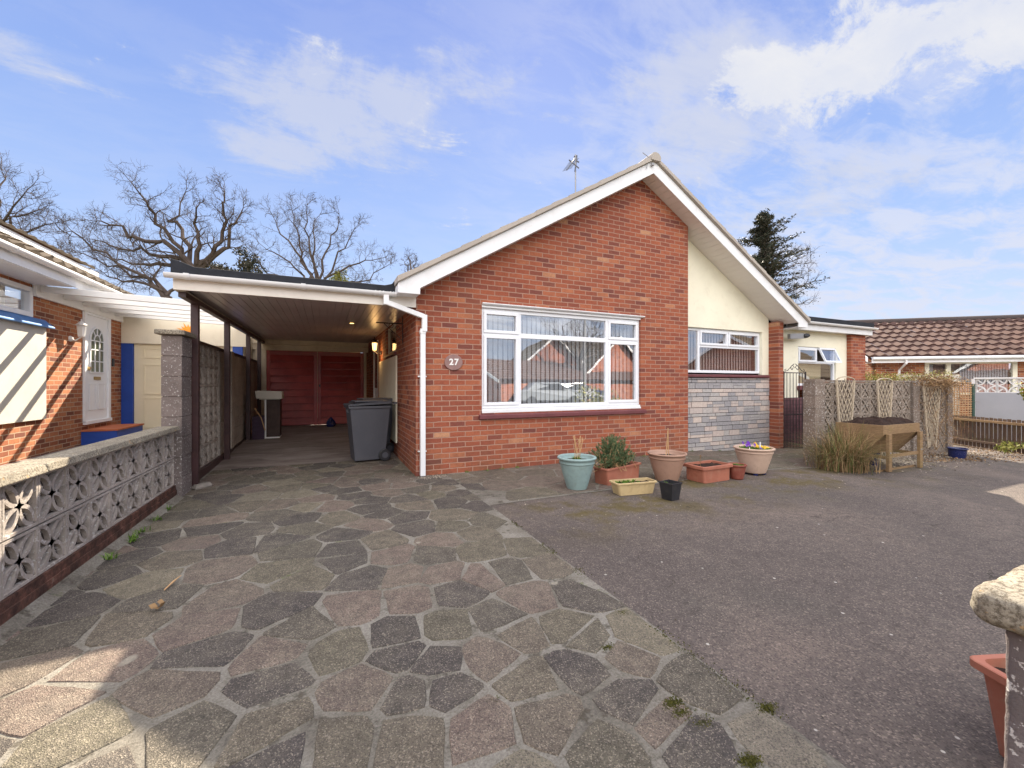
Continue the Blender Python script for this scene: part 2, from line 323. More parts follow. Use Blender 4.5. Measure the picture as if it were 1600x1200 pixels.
# ------------------------------------------------------------------ mesh builder
class MB:
    def __init__(s): s.v = []; s.f = []; s.mi = []; s.tone = []; s.ctone = 0.5; s.m = 0; s.sm = []; s.smooth = False
    def face(s, idx):
        s.f.append(tuple(idx)); s.mi.append(s.m); s.tone.append(s.ctone); s.sm.append(s.smooth)
    def add(s, pts, faces):
        b = len(s.v); s.v.extend([tuple(p) for p in pts])
        for f in faces: s.face([b+i for i in f])
        return s
    def box(s, x0, x1, y0, y1, z0, z1):
        if x0 > x1: x0, x1 = x1, x0
        if y0 > y1: y0, y1 = y1, y0
        return s.add([(x0, y0, z0), (x1, y0, z0), (x1, y1, z0), (x0, y1, z0), (x0, y0, z1), (x1, y0, z1), (x1, y1, z1), (x0, y1, z1)],
                     [(0, 3, 2, 1), (4, 5, 6, 7), (0, 1, 5, 4), (1, 2, 6, 5), (2, 3, 7, 6), (3, 0, 4, 7)])
    def prism(s, poly, d):
        """poly: list of 3D points (flat), extruded by vector d"""
        n = len(poly); d = Vector(d); a = [Vector(p) for p in poly]; b = [p+d for p in a]
        return s.add(a+b, [tuple(range(n))[::-1], tuple(range(n, 2*n))]+[(i, (i+1) % n, n+(i+1) % n, n+i) for i in range(n)])
    def bar(s, a, b, w_, h_, up=(0, 0, 1)):
        """rectangular bar from a to b"""
        a = Vector(a); b = Vector(b); d = (b-a).normalized(); up = Vector(up)
        sd = d.cross(up)
        if sd.length < 1e-4: sd = d.cross(Vector((1, 0, 0)))
        sd.normalize(); u = sd.cross(d).normalized()
        q = [sd*(x*w_/2)+u*(y*h_/2) for x, y in ((-1, -1), (1, -1), (1, 1), (-1, 1))]
        return s.add([a+k for k in q]+[b+k for k in q], [(0, 1, 2, 3)[::-1], (4, 5, 6, 7), (0, 1, 5, 4), (1, 2, 6, 5), (2, 3, 7, 6), (3, 0, 4, 7)])
    def tube(s, pts, rad, n=8, cap=True):
        pts = [Vector(p) for p in pts]; rs = rad if isinstance(rad, (list, tuple)) else [rad]*len(pts)
        b = len(s.v); ref = None
        for i, p in enumerate(pts):
            d = (pts[min(i+1, len(pts)-1)]-pts[max(i-1, 0)]).normalized()
            if ref is None:
                ref = d.orthogonal().normalized()
            ref = (ref-d*ref.dot(d))
            ref = ref.normalized() if ref.length > 1e-5 else d.orthogonal().normalized()
            e2 = d.cross(ref)
            for k in range(n):
                a = 2*PI*k/n; s.v.append(tuple(p+(ref*math.cos(a)+e2*math.sin(a))*rs[i]))
        for i in range(len(pts)-1):
            for k in range(n):
                s.face((b+i*n+k, b+i*n+(k+1) % n, b+(i+1)*n+(k+1) % n, b+(i+1)*n+k))
        if cap and n > 2:
            s.face([b+k for k in range(n)][::-1]); s.face([b+(len(pts)-1)*n+k for k in range(n)])
        return s
    def lathe(s, prof, c=(0, 0, 0), n=32, sx=1, sy=1, cap=True, wob=None):
        b = len(s.v)
        for (r, z) in prof:
            for k in range(n):
                a = 2*PI*k/n; rr = r*(wob(a, z) if wob else 1)
                s.v.append((c[0]+rr*math.cos(a)*sx, c[1]+rr*math.sin(a)*sy, c[2]+z))
        for i in range(len(prof)-1):
            for k in range(n):
                s.face((b+i*n+k, b+i*n+(k+1) % n, b+(i+1)*n+(k+1) % n, b+(i+1)*n+k))
        if cap:
            if prof[0][0] > 1e-6: s.face([b+k for k in range(n)][::-1])
            if prof[-1][0] > 1e-6: s.face([b+(len(prof)-1)*n+k for k in range(n)])
        return s
    def leaf(s, p, d, L, W, tw=None):
        d = Vector(d).normalized(); sd = d.cross(tw or Vector((random.uniform(-1, 1), random.uniform(-1, 1), random.uniform(-1, 1))))
        if sd.length < 1e-3: sd = d.orthogonal()
        sd.normalize(); p = Vector(p)
        return s.add([p, p+d*L*.5+sd*W/2, p+d*L, p+d*L*.5-sd*W/2], [(0, 1, 2, 3)])
    def build(s, name, m, parent=None, loc=None, rot=None, label=None, bevel=0):
        me = bpy.data.meshes.new(name); me.from_pydata(s.v, [], s.f)
        for mm in (m if isinstance(m, (list, tuple)) else [m]): me.materials.append(M[mm] if isinstance(mm, str) else mm)
        me.polygons.foreach_set('material_index', s.mi); me.polygons.foreach_set('use_smooth', s.sm)
        at_ = me.attributes.new('tone', 'FLOAT', 'FACE'); at_.data.foreach_set('value', s.tone)
        me.update()
        o = bpy.data.objects.new(name, me); COL.objects.link(o)
        if parent: o.parent = parent
        if loc: o.location = loc
        if rot is not None: o.rotation_euler = (0, 0, rot)
        if label: o['label'] = label
        if bevel:
            b = o.modifiers.new('bevel', 'BEVEL'); b.width = bevel; b.segments = 2; b.limit_method = 'ANGLE'; b.angle_limit = R(35)
        return o
def tag(o, label=None, cat=None, group=None, kind=None):
    if label: o['label'] = label
    if cat: o['category'] = cat
    if group: o['group'] = group
    if kind: o['kind'] = kind
    return o
def thing(name, label, cat, loc=(0, 0, 0), rz=0, group=None):
    o = bpy.data.objects.new(name, None); COL.objects.link(o); o.location = loc; o.rotation_euler = (0, 0, rz); o.empty_display_size = .2
    return tag(o, label, cat, group)
def copy_tree(o, parent=None):
    c_ = o.copy(); COL.objects.link(c_)
    if parent: c_.parent = parent
    for ch in [x for x in bpy.data.objects if x.parent == o and x is not c_]: copy_tree(ch, c_)
    return c_
def sm01(x): x = max(0, min(1, x)); return x*x*(3-2*x)
def zg(x, y):
    z = -.10*sm01((x-5.8)/2.2)-.10*sm01((x-8.8)/1.6)-.12*sm01((x-12)/4)
    if x < 1.6: z += .15*sm01((y-6.3)/6.3)*sm01((1.6-x)/.4)
    return z
def G(x, y, it=6):
    """ground point under photo direction (x, y)"""
    z = 0
    for _ in range(it):
        d = px_dir(x, y); t = (z-EYE)/d.z; p = d*t; z = zg(p.x, p.y)
    return Vector((p.x, p.y, z))
RND = random.Random(7)

# ------------------------------------------------------------------ ground
def sheet(x0, x1, y0, y1, nx, ny, dz):
    m = MB()
    for j in range(ny+1):
        for i in range(nx+1):
            x = x0+(x1-x0)*i/nx; y = y0+(y1-y0)*j/ny; m.v.append((x, y, zg(x, y)+dz))
    for j in range(ny):
        for i in range(nx):
            a = j*(nx+1)+i; m.face((a, a+1, a+nx+2, a+nx+1))
    return m
g = MB(); xs = [-400, -120, -40, -15, -8, -4, -2]+[x*.5 for x in range(0, 40)]+[22, 30, 60, 150, 400]; ys = [-400, -120, -40, -20, -10, -4]+[y*.8 for y in range(0, 20)]+[18, 25, 40, 80, 150, 400]
for y in ys:
    for x in xs: g.v.append((x, y, zg(x, y)-.03))
for j in range(len(ys)-1):
    for i in range(len(xs)-1):
        a = j*len(xs)+i; g.face((a, a+1, a+len(xs)+1, a+len(xs)))
def grassm(t):
    v = geo(t); n = t.noise(v, .6, 6, .65); f = t.noise(v, 30, 4, .7)
    cc = t.ramp(n, [(.3, (.05, .055, .025)), (.6, (.10, .11, .045)), (.8, (.15, .12, .08))])
    setb(t, t.mix(.5, cc, t.ramp(f, [(.3, (.3, .3, .3)), (.7, (.75, .75, .75))]), 'OVERLAY'), .95, None, .1, bump(t, f, .8, .02))
M['grassland'] = mat('rough_grass_ground', grassm)
tag(g.build('ground', 'grassland'), kind='structure')
def grime(t, cc):
    """dirt, damp and algae that run across stones, joints and tarmac alike"""
    v = geo(t); a = t.noise(v, .75, 7, .68, .6); b = t.noise(v, 2.8, 6, .7, .3); c_ = t.noise(v, .45, 4, .6)
    cc = t.mix(t.math('MULTIPLY', t.sstep(a, .48, .68), .42), cc, (.066, .056, .053))
    cc = t.mix(t.math('MULTIPLY', t.sstep(b, .55, .75), .30), cc, (.19, .168, .145))
    cc = t.mix(t.math('MULTIPLY', t.sstep(c_, .5, .7), .22), cc, (.085, .092, .072))
    cr_ = t.noise(v, 9, 7, .78, .5)
    return t.mix(t.math('MULTIPLY', t.sstep(cr_, .56, .64), .35), cc, (.05, .043, .036))
def tarm(t):
    v = geo(t)
    vo = t.node('ShaderNodeTexVoronoi'); vo.inputs['Scale'].default_value = 150; t.l.new(v, vo.inputs['Vector'])
    cell = t.node('ShaderNodeSeparateColor'); t.l.new(vo.outputs['Color'], cell.inputs[0])
    big = t.noise(v, .55, 5, .6, .5); mid = t.noise(v, 4, 6, .7); fine = t.noise(v, 220, 3, .7)
    cc = t.ramp(big, [(.3, (.098, .080, .074)), (.5, (.145, .118, .104)), (.7, (.215, .168, .142))])
    cc = t.mix(t.math('MULTIPLY', mid, .5), cc, (.07, .062, .06))
    spk = t.sstep(cell.outputs[0], .74, .95)
    cc = t.mix(t.math('MULTIPLY', spk, .5), cc, (.33, .27, .23))
    cc = t.mix(t.math('MULTIPLY', t.sstep(cell.outputs[1], .55, .9), .6), cc, (.045, .038, .038))
    vo2 = t.node('ShaderNodeTexVoronoi'); vo2.inputs['Scale'].default_value = 16; t.l.new(v, vo2.inputs['Vector'])
    c2 = t.node('ShaderNodeSeparateColor'); t.l.new(vo2.outputs['Color'], c2.inputs[0])
    chip = t.math('MULTIPLY', t.sstep(vo2.outputs['Distance'], .16, .11), t.math('GREATER_THAN', c2.outputs[0], .965))
    cc = t.mix(t.math('MULTIPLY', chip, .8), cc, (.55, .52, .48))
    # moss: lives in a band in front of the pots
    s = t.node('ShaderNodeSeparateXYZ'); t.l.new(v, s.inputs[0])
    band = t.math('MULTIPLY', t.sstep(s.outputs[1], 2.5, 3.6), t.math('MULTIPLY', t.sstep(s.outputs[0], 1.4, 2.4), t.sstep(s.outputs[0], 11, 7)))
    mo = t.math('MULTIPLY', band, t.sstep(t.math('ADD', t.noise(v, 1.6, 7, .72), t.math('MULTIPLY', mid, .3)), .60, .78))
    cc = t.mix(t.math('MULTIPLY', mo, .85), cc, t.mix(fine, (.05, .04, .01), (.16, .12, .035)))
    cc = t.mix(.65, cc, grime(t, cc))
    ck = t.node('ShaderNodeTexVoronoi', feature='DISTANCE_TO_EDGE'); ck.inputs['Scale'].default_value = .55
    wn = t.node('ShaderNodeTexNoise'); wn.inputs['Scale'].default_value = 2.2; wn.inputs['Detail'].default_value = 6; t.l.new(v, wn.inputs['Vector'])
    t.l.new(t.vmath('ADD', v, wn.outputs[1]).outputs[0], ck.inputs['Vector'])
    crack = t.math('MULTIPLY', t.sstep(ck.outputs['Distance'], .006, .001), t.sstep(t.noise(v, .8, 3), .45, .6))
    cc = t.mix(t.math('MULTIPLY', crack, .7), cc, (.03, .026, .02))
    cc = t.mix(.5, cc, t.ramp(t.noise(v, 13, 6, .7), [(.3, (.33, .33, .33)), (.7, (.7, .69, .66))]), 'OVERLAY')
    h = t.math('ADD', vo.outputs['Distance'], t.math('MULTIPLY', fine, .5))
    setb(t, cc, .9, None, .3, bump(t, h, .9, .006))
M['tarmac'] = mat('aggregate_tarmac', tarm)
tag(sheet(1.606, 16.5, -1.2, 6.6, 75, 39, -.004).build('driveway_tarmac', 'tarmac'), kind='structure')
def conc(t):
    v = geo(t); vs = t.vmath('MULTIPLY', v, (1, 3, 1)).outputs[0]
    n = t.noise(vs, 1.3, 7, .7, .6); f = t.noise(v, 60, 5, .7)
    cc = t.ramp(n, [(.25, (.095, .070, .062)), (.5, (.20, .165, .15)), (.75, (.30, .27, .25))])
    setb(t, t.mix(.4, cc, t.ramp(f, [(.3, (.3, .3, .3)), (.7, (.7, .7, .7))]), 'OVERLAY'), .72, None, .3, bump(t, f, .5, .006))
M['carport_floor'] = mat('stained_concrete', conc)
tag(sheet(-1.6, 1.2, 7.42, 13.0, 7, 27, .002).build('carport_floor', 'carport_floor'), kind='structure')
def mortm(t):
    v = geo(t); n = t.noise(v, 2.5, 7, .7); f = t.noise(v, 90, 5, .75)
    cc = t.ramp(n, [(.25, (.09, .078, .065)), (.45, (.185, .168, .14)), (.72, (.30, .28, .245))])
    cc = t.mix(t.math('MULTIPLY', t.sstep(t.noise(v, 7, 5, .7), .54, .64), .7), cc, (.06, .05, .035))
    cc = t.mix(t.math('MULTIPLY', t.sstep(t.noise(v, 2.1, 5, .7), .62, .70), .6), cc, (.10, .12, .02))
    cc = t.mix(.6, cc, grime(t, cc))
    setb(t, t.mix(.7, cc, t.ramp(f, [(.3, (.2, .2, .2)), (.7, (.8, .8, .8))]), 'OVERLAY'), .92, None, .2, bump(t, f, 1.0, .008))
M['mortar'] = mat('rough_mortar', mortm)
mm_ = sheet(-1.7, 1.612, -1.2, 7.45, 12, 34, 0); mm_2 = sheet(1.612, 10.3, 4.15, 6.4, 30, 8, .001)
b0 = len(mm_.v); mm_.v += mm_2.v
for f in mm_2.f: mm_.face([b0+i for i in f])
tag(mm_.build('paving_mortar_bed', 'mortar'), kind='structure')
def stonem(t):
    v = geo(t); tone = t.node('ShaderNodeAttribute', attribute_name='tone').outputs['Fac']
    vo = t.node('ShaderNodeTexVoronoi'); vo.inputs['Scale'].default_value = 230; t.l.new(v, vo.inputs['Vector'])
    cell = t.node('ShaderNodeSeparateColor'); t.l.new(vo.outputs['Color'], cell.inputs[0])
    n = t.noise(v, 3.2, 6, .7); m_ = t.noise(v, 22, 5, .7)
    cc = t.ramp(tone, [(0, (.050, .045, .044)), (.22, (.072, .062, .060)), (.4, (.115, .103, .074)), (.55, (.140, .110, .092)), (.7, (.170, .125, .108)), (.85, (.18, .158, .115)), (1, (.22, .195, .16))])
    cc = t.mix(t.math('MULTIPLY', t.sstep(n, .35, .75), .45), cc, (.20, .175, .135))
    cc = t.mix(t.math('MULTIPLY', t.sstep(m_, .5, .8), .4), cc, (.06, .05, .043))
    cc = t.mix(t.math('MULTIPLY', t.sstep(cell.outputs[0], .72, .95), .55), cc, (.36, .31, .25))
    cc = t.mix(t.math('MULTIPLY', t.sstep(cell.outputs[1], .6, .9), .6), cc, (.035, .03, .028))
    li = t.node('ShaderNodeTexVoronoi'); li.inputs['Scale'].default_value = 2.6; t.l.new(t.vmath('ADD', v, t.vmath('SCALE', t.node('ShaderNodeTexNoise').outputs[1]).outputs[0]).outputs[0], li.inputs['Vector'])
    l2 = t.node('ShaderNodeSeparateColor'); t.l.new(li.outputs['Color'], l2.inputs[0])
    spot = t.math('MULTIPLY', t.sstep(t.math('ADD', li.outputs['Distance'], t.math('MULTIPLY', m_, .06)), .15, .11), t.math('GREATER_THAN', l2.outputs[0], .72))
    cc = t.mix(t.math('MULTIPLY', spot, .6), cc, (.40, .37, .30))
    mm2 = t.noise(v, 11, 7, .75, .4); cc = t.mix(.75, cc, t.ramp(mm2, [(.3, (.28, .28, .28)), (.7, (.74, .73, .70))]), 'OVERLAY')
    cc = t.mix(.85, cc, grime(t, cc))
    h = t.math('ADD', vo.outputs['Distance'], t.math('MULTIPLY', m_, 1.2))
    setb(t, cc, .88, None, .3, bump(t, h, .8, .005))
M['flag'] = mat('aggregate_paving_stone', stonem)
# paving stones: cells round seeds read from the photograph, then a random fill
seeds = []
D, B_, O_, L_ = .12, .62, .42, .85
A1 = [(850,510,D),(1105,500,B_),(1285,470,B_),(1420,450,.25),(655,640,.2),(850,640,B_),(945,560,.3),(1065,630,O_),(1240,585,D),(1390,560,O_),(1250,645,D),(530,750,.55),(840,735,.2),(1130,750,.6),(1290,770,.25),(1365,670,D),(1385,760,.2),(1530,650,.6),(1560,530,.25),(830,880,O_),(1055,930,.45),(1290,900,O_),(1500,870,B_),(600,900,.3),(870,980,.2),(250,900,O_),(130,800,B_),(300,690,B_),(640,555,B_),(690,470,.55),(960,400,O_),(1075,360,.2),(1145,400,.2),(1260,395,.7),(1350,335,.25),(1500,320,.4),(1230,340,B_),(880,380,O_),(680,380,.55),(1380,395,B_),(1510,400,B_),(1580,385,.3),(1085,270,D),(865,290,D),(770,260,.2),(950,250,.3),(655,255,D),(1050,220,O_),(1150,240,B_),(1190,290,O_),(1310,250,.2),(1410,245,.4),(500,480,.25),(400,550,O_),(230,500,.2),(150,600,.35),(350,400,.2),(520,350,O_),(60,700,.5),(1160,190,D),(1210,205,D),(1265,215,D),(1110,150,.2),(1300,130,.3),(1440,140,.2)]
A2 = [(60,310,.4),(120,365,.5),(60,470,B_),(210,460,.3),(160,560,.4),(250,600,.35),(390,590,L_),(210,690,.15),(120,840,.45),(370,800,.15),(590,740,.35),(840,920,.9),(560,920,.2),(300,940,.4),(30,580,.5),(350,640,.5),(470,860,.6),(60,730,.45)]
for x, y, tn in A1: p = G(x/2, 700+y/2); seeds.append((p.x, p.y, tn))
for x, y, tn in A2: p = G(800+x/2, 700+y/2); seeds.append((p.x, p.y, tn))
def far_enough(x, y, dd): return all((x-a)**2+(y-b)**2 > dd*dd for a, b, _ in seeds)
for _ in range(11000):
    if RND.random() < .55: x, y = RND.uniform(-1.65, 1.7), RND.uniform(-1.0, 7.5)
    else: x, y = RND.uniform(1.6, 10.2), RND.uniform(4.1, 6.3)
    dd = .27 if x < 1.7 else .42
    if far_enough(x, y, dd): seeds.append((x, y, RND.choice([.1, .2, .3, .45, .5, .62, .7, .85]) if x < 1.7 else RND.uniform(.35, .7)))
def clip(poly, px, py, nx, ny):
    out = []
    for i in range(len(poly)):
        a = poly[i]; b = poly[(i+1) % len(poly)]
        da = (a[0]-px)*nx+(a[1]-py)*ny; db = (b[0]-px)*nx+(b[1]-py)*ny
        if da <= 0: out.append(a)
        if (da <= 0) != (db <= 0):
            t_ = da/(da-db); out.append((a[0]+(b[0]-a[0])*t_, a[1]+(b[1]-a[1])*t_))
    return out
st = MB()
for i, (sx, sy, tn) in enumerate(seeds):
    if sx < 1.62: reg = [(-1.52, -1.1), (1.598, -1.1), (1.598, 7.45), (-1.52, 7.45)]
    else: reg = [(1.60, 4.2), (10.2, 4.2), (10.2, 6.35), (1.60, 6.35)]
    poly = [(max(min(x, sx+1.2), sx-1.2) if False else x, y) for x, y in reg]
    near = sorted(((sx-a)**2+(sy-b)**2, a, b) for j, (a, b, _) in enumerate(seeds) if j != i and abs(a-sx) < 1.5 and abs(b-sy) < 1.5)[:22]
    gap0 = RND.uniform(.002, .006)+(.003 if sy < 2.2 else -.001)
    for d2, a, b in near:
        d_ = math.sqrt(d2)
        if d_ < 1e-4: continue
        nx, ny = (a-sx)/d_, (b-sy)/d_; hsh = (math.sin((a+sx)*91.7+(b+sy)*37.3)*4375.5) % 1; k = d_/2-gap0-.012*hsh**2; tl_ = .09*math.sin((a+sx)*51.3+(b+sy)*77.1)*(1 if (a, b) > (sx, sy) else -1); c2_, s2_ = math.cos(tl_), math.sin(tl_); mxx, myy = sx+nx*k, sy+ny*k; nx, ny = nx*c2_-ny*s2_, nx*s2_+ny*c2_
        poly = clip(poly, mxx, myy, nx, ny)
        if len(poly) < 3: break
    if len(poly) < 3: continue
    # roughen the outline
    pts = []
    for q in range(len(poly)):
        a = Vector(poly[q]).to_2d(); b = Vector(poly[(q+1) % len(poly)]).to_2d(); L = (b-a).length
        n_ = max(1, min(7, int(L/.055)))
        for k in range(n_):
            p = a.lerp(b, (k+(.0 if k else .0))/n_)
            if k == 0:  p = p.lerp(Vector((sx, sy)), min(.06, .005/max(.05, (p-Vector((sx, sy))).length)))
            w_ = noise.noise(Vector((p.x*7, p.y*7, 3.1)))*.013+noise.noise(Vector((p.x*30, p.y*30, 9.1)))*.006
            dv = (p-Vector((sx, sy)));
            if dv.length > 1e-4: p = p+dv.normalized()*w_
            pts.append(p)
    if len(pts) < 3: continue
    hh = RND.uniform(.003, .006); tl = (RND.uniform(-.006, .006), RND.uniform(-.006, .006))
    st.ctone = min(1, max(0, tn+RND.uniform(-.05, .05))); st.m = 0; st.smooth = False
    cen = Vector((sx, sy)); b = len(st.v); n = len(pts)
    for p in pts: st.v.append((p.x, p.y, zg(p.x, p.y)-.002))
    for p in pts:
        q = p.lerp(cen, min(.4, .006/max(.02, (p-cen).length))); st.v.append((q.x, q.y, zg(q.x, q.y)+hh+tl[0]*(q.x-sx)+tl[1]*(q.y-sy)))
    for k in range(n): st.face((b+k, b+(k+1) % n, b+n+(k+1) % n, b+n+k))
    st.face([b+n+k for k in range(n)])
tag(st.build('crazy_paving', 'flag'), kind='structure')
# lanes and plots behind the viewer and round the neighbours
tag(sheet(-40, 60, -9.5, -3.0, 20, 4, -.018).build('road', 'tarmac'), kind='structure')
nbp = MB(); nbp.box(-14, -1.68, -3, 14, -.1, .2); tag(nbp.build('neighbour_path', 'carport_floor'), kind='structure')
# ------------------------------------------------------------------ window builder (panes in the local x-z plane, outside = -y)
def bar_frame(m, x0, x1, z0, z1, w_, y0, y1, sides='LRTB'):
    m.box(x0, x1, y0, y1, z1-w_, z1); m.box(x0, x1, y0, y1, z0, z0+w_)
    m.box(x0, x0+w_, y0, y1, z0+w_, z1-w_); m.box(x1-w_, x1, y0, y1, z0+w_, z1-w_)
def blinds(parent, x0, x1, z0, z1, y, m='blind', step=.085, ang=.30, label=None):
    k = MB(); x = x0
    while x < x1:
        c_, s_ = math.cos(ang)*.042, math.sin(ang)*.042; L = []
        k.add([(x-c_, y-s_, z0), (x+c_, y+s_, z0), (x+c_, y+s_, z1), (x-c_, y-s_, z1), (x-c_, y-s_+.0015, z0), (x+c_, y+s_+.0015, z0), (x+c_, y+s_+.0015, z1), (x-c_, y-s_+.0015, z1)], [(0, 1, 2, 3), (5, 4, 7, 6), (0, 4, 5, 1), (3, 2, 6, 7)])
        x += step
    k.box(x0, x1, y-.02, y+.02, z1, z1+.03)
    return k.build('vertical_blind', m, parent)

# ------------------------------------------------------------------ main bungalow
YF = 5.85; XL, XR = 1.16, 9.17; RX = 5.21; PIT = .588; ZA = 4.97          # ridge line X, pitch, soffit apex height at the front
def zs(x): return ZA-PIT*abs(x-RX)                                      # soffit line
house = thing('bungalow', 'red brick bungalow with white gable bargeboards and grey tiled roof', 'house', (XL, YF, 0))
HL = Vector((XL, YF, 0))
def hb(mb, name, m, **kw):                                               # child of the house, given in world coordinates
    o = mb.build(name, m, house, **kw); o.location = -HL; return o
# front brick wall with window opening x 2.14-5.18, z .90-2.50
def wall_cells(m, xs_, zsl, y0, y1, holes, topf=None):
    pass
fw = MB(); WX0, WX1, WZ0, WZ1 = 2.14, 5.18, .86, 2.50; th = .25; XB = 6.33
front = [[(XL, zg(XL, YF)-.1), (WX0, -.1), (WX0, zs(WX0)), (XL, zs(XL))], [(WX1, -.1), (XB, -.1), (XB, zs(XB)), (RX, zs(RX)), (WX1, zs(WX1))],
         [(WX0, -.1), (WX1, -.1), (WX1, WZ0), (WX0, WZ0)], [(WX0, WZ1), (WX1, WZ1), (WX1, zs(WX1)), (WX0, zs(WX0))]]
def shell(m, polys, y, th_, holes_edges=()):
    for p in polys: m.add([(x, y, z) for x, z in p], [tuple(range(len(p)))])
    for (a, b) in holes_edges: m.add([(a[0], y, a[1]), (b[0], y, b[1]), (b[0], y+th_, b[1]), (a[0], y+th_, a[1])], [(0, 1, 2, 3)])
shell(fw, front, YF, th, [((WX0, WZ0), (WX1, WZ0)), ((WX0, WZ1), (WX1, WZ1)), ((WX0, WZ0), (WX0, WZ1)), ((WX1, WZ0), (WX1, WZ1)), ((XB, -.1), (XB, zs(XB)))])
hb(fw, 'front_brick_wall', 'brick_x')
# left side wall (towards the carport), window y 7.62-8.9
sw = MB(); SY0, SY1, SZ0, SZ1 = 7.62, 8.9, 1.88, 2.44; YB = 14.8
for y0, y1, z0, z1 in ((YF, SY0, -.1, 2.62), (SY1, 10.42, -.1, 2.62), (SY0, SY1, -.1, SZ0), (SY0, SY1, SZ1, 2.62), (10.42, 11.32, 2.30, 2.62), (11.32, YB, -.1, 2.62)):
    sw.add([(XL, y1, z0), (XL, y0, z0), (XL, y0, z1), (XL, y1, z1)], [(0, 1, 2, 3)])
for z in (SZ0, SZ1): sw.add([(XL, SY0, z), (XL, SY1, z), (XL+.2, SY1, z), (XL+.2, SY0, z)], [(0, 1, 2, 3)])
for y in (SY0, SY1): sw.add([(XL, y, SZ0), (XL, y, SZ1), (XL+.2, y, SZ1), (XL+.2, y, SZ0)], [(0, 1, 2, 3)])
hb(sw, 'side_brick_wall', 'brick_y')
rw = MB(); rw.add([(XR, 6.35, -.3), (XR, YB, -.3), (XR, YB, 2.62), (XR, 6.35, 2.62)], [(0, 1, 2, 3)])
rw.add([(XL, YB, -.1), (XR, YB, -.1), (XR, YB, 2.62), (RX, YB, ZA), (XL, YB, 2.62)], [(0, 1, 2, 3, 4)][::-1]); hb(rw, 'rear_brick_wall', 'brick_y')
pr = MB(); pr.box(9.0, XR, YF, 6.34, -.3, zs(9.17)+.02); hb(pr, 'corner_brick_pier', 'brick_x')
# recessed bay: stone cladding below, cream render above, window between
YR = 6.07; RZ0, RZ1 = 1.50, 2.44; RW0, RW1 = 6.45, 8.79
cr = MB(); shell(cr, [[(XB, WZ1-.06), (RW1, RZ1), (9.0, RZ1), (9.0, zs(9.0)), (XB, zs(XB))], [(RW1, RZ0), (9.0, RZ0), (9.0, RZ1), (RW1, RZ1)]], YR, .1, [((RW0, RZ1), (RW1, RZ1)), ((RW1, RZ0), (RW1, RZ1))])
hb(cr, 'cream_render_wall', 'cream')
sb = MB(); rr = random.Random(3)
sb.m = 1; sb.box(XB, 9.0, YR, YR+.1, -.3, 1.435); sb.m = 0
z = -.22
while z < 1.43:
    h = rr.choice([.065, .08, .10, .12]);
    if z+h > 1.40: h = max(.03, 1.43-z)
    x = XB-.1-rr.random()*.2
    while x < 9.0:
        L = rr.uniform(.14, .46); a, b = max(x, XB+.002), min(x+L, 8.998)
        if b-a > .03:
            sb.ctone = rr.random(); e = .0055
            hh2 = h
            if h > .1 and rr.random() < .3:
                sb.box(a+e, b-e, YR-.020-rr.uniform(0, .006), YR+.01, z+e, z+h/2-e/2); sb.ctone = rr.random(); sb.box(a+e, b-e, YR-.020-rr.uniform(0, .006), YR+.01, z+h/2+e/2, z+h-e)
            else: sb.box(a+e, b-e, YR-.020-rr.uniform(0, .008), YR+.01, z+e, z+h-e)
        x += L
    z += h
def cladm(t):
    r = t.node('ShaderNodeAttribute', attribute_name='tone').outputs['Fac']; f = t.noise(geo(t), 35, 5, .7)
    cc = t.ramp(r, [(0, (.31, .295, .305)), (.35, (.37, .35, .35)), (.6, (.44, .41, .39)), (.8, (.52, .43, .39)), (1, (.58, .49, .43))])
    setb(t, t.mix(.5, cc, t.ramp(f, [(.3, (.3, .3, .3)), (.7, (.7, .7, .7))]), 'OVERLAY'), .85, None, .25, bump(t, f, .7, .008))
M['clad'] = mat('split_stone_block', cladm)
M['clad_joint'] = varied('dark_joint', (.06, .052, .055), .2, 8, .95, .3, 60, .1)
hb(sb, 'stone_cladding', ['clad', 'clad_joint'])
s1 = MB()
pf = [(YF-.055, WZ0-.085), (YF-.055, WZ0-.03), (YF+.05, WZ0), (YF+.05, WZ0-.085)]
s1.prism([(WX0-.05, y, z) for y, z in pf], (WX1-WX0+.14, 0, 0)); hb(s1, 'window_sill', 'sill', bevel=.006)
s2 = MB(); s2.prism([(XB+.003, y, z) for y, z in [(YR-.075, 1.44), (YR-.075, 1.485), (YR+.04, 1.50), (YR+.04, 1.44)]], (8.93-XB, 0, 0)); hb(s2, 'window_sill', 'sill', bevel=.006)
# main window
def window(parent, x0, x1, z0, z1, y, muls, panes, fw_=.055, dp=.07, bl='blind', roomd=.9, casement=(), m='upvc_blue', glass='glass', hole_back=True):
    """one window part; frame, casements, panes and blind are its pieces.  muls: boxes of mullions; panes: rects"""
    f = MB(); bar_frame(f, x0, x1, z0, z1, fw_, y, y+dp)
    for a in muls: f.box(a[0], a[1], y+.003, y+dp-.003, a[2], a[3])
    o = f.build('window', m, parent, bevel=.004)
    if parent is house: o.location = -HL
    if casement:
        for a in casement: cmb_ = MB(); bar_frame(cmb_, a[0], a[1], a[2], a[3], .045, y-.018, y+.03); cmb_.build('casement', m, o, bevel=.004)
    for a in panes:
        pn = MB(); pn.box(a[0], a[1], y+.028, y+.034, a[2], a[3]); pn.build('pane', glass, o)
    if bl: blinds(o, x0+.05, x1-.05, z0+.03, z1-.05, y+.17, bl)
    r_ = MB(); r_.add([(x0, y+dp, z0), (x1, y+dp, z0), (x1, y+roomd, z0), (x0, y+roomd, z0), (x0, y+dp, z1), (x1, y+dp, z1), (x1, y+roomd, z1), (x0, y+roomd, z1)], [(0, 1, 2, 3), (7, 6, 5, 4), (3, 2, 6, 7), (0, 3, 7, 4), (2, 1, 5, 6)])
    r_.build('room_recess', 'room', o)
    return o
MY = YF+.045
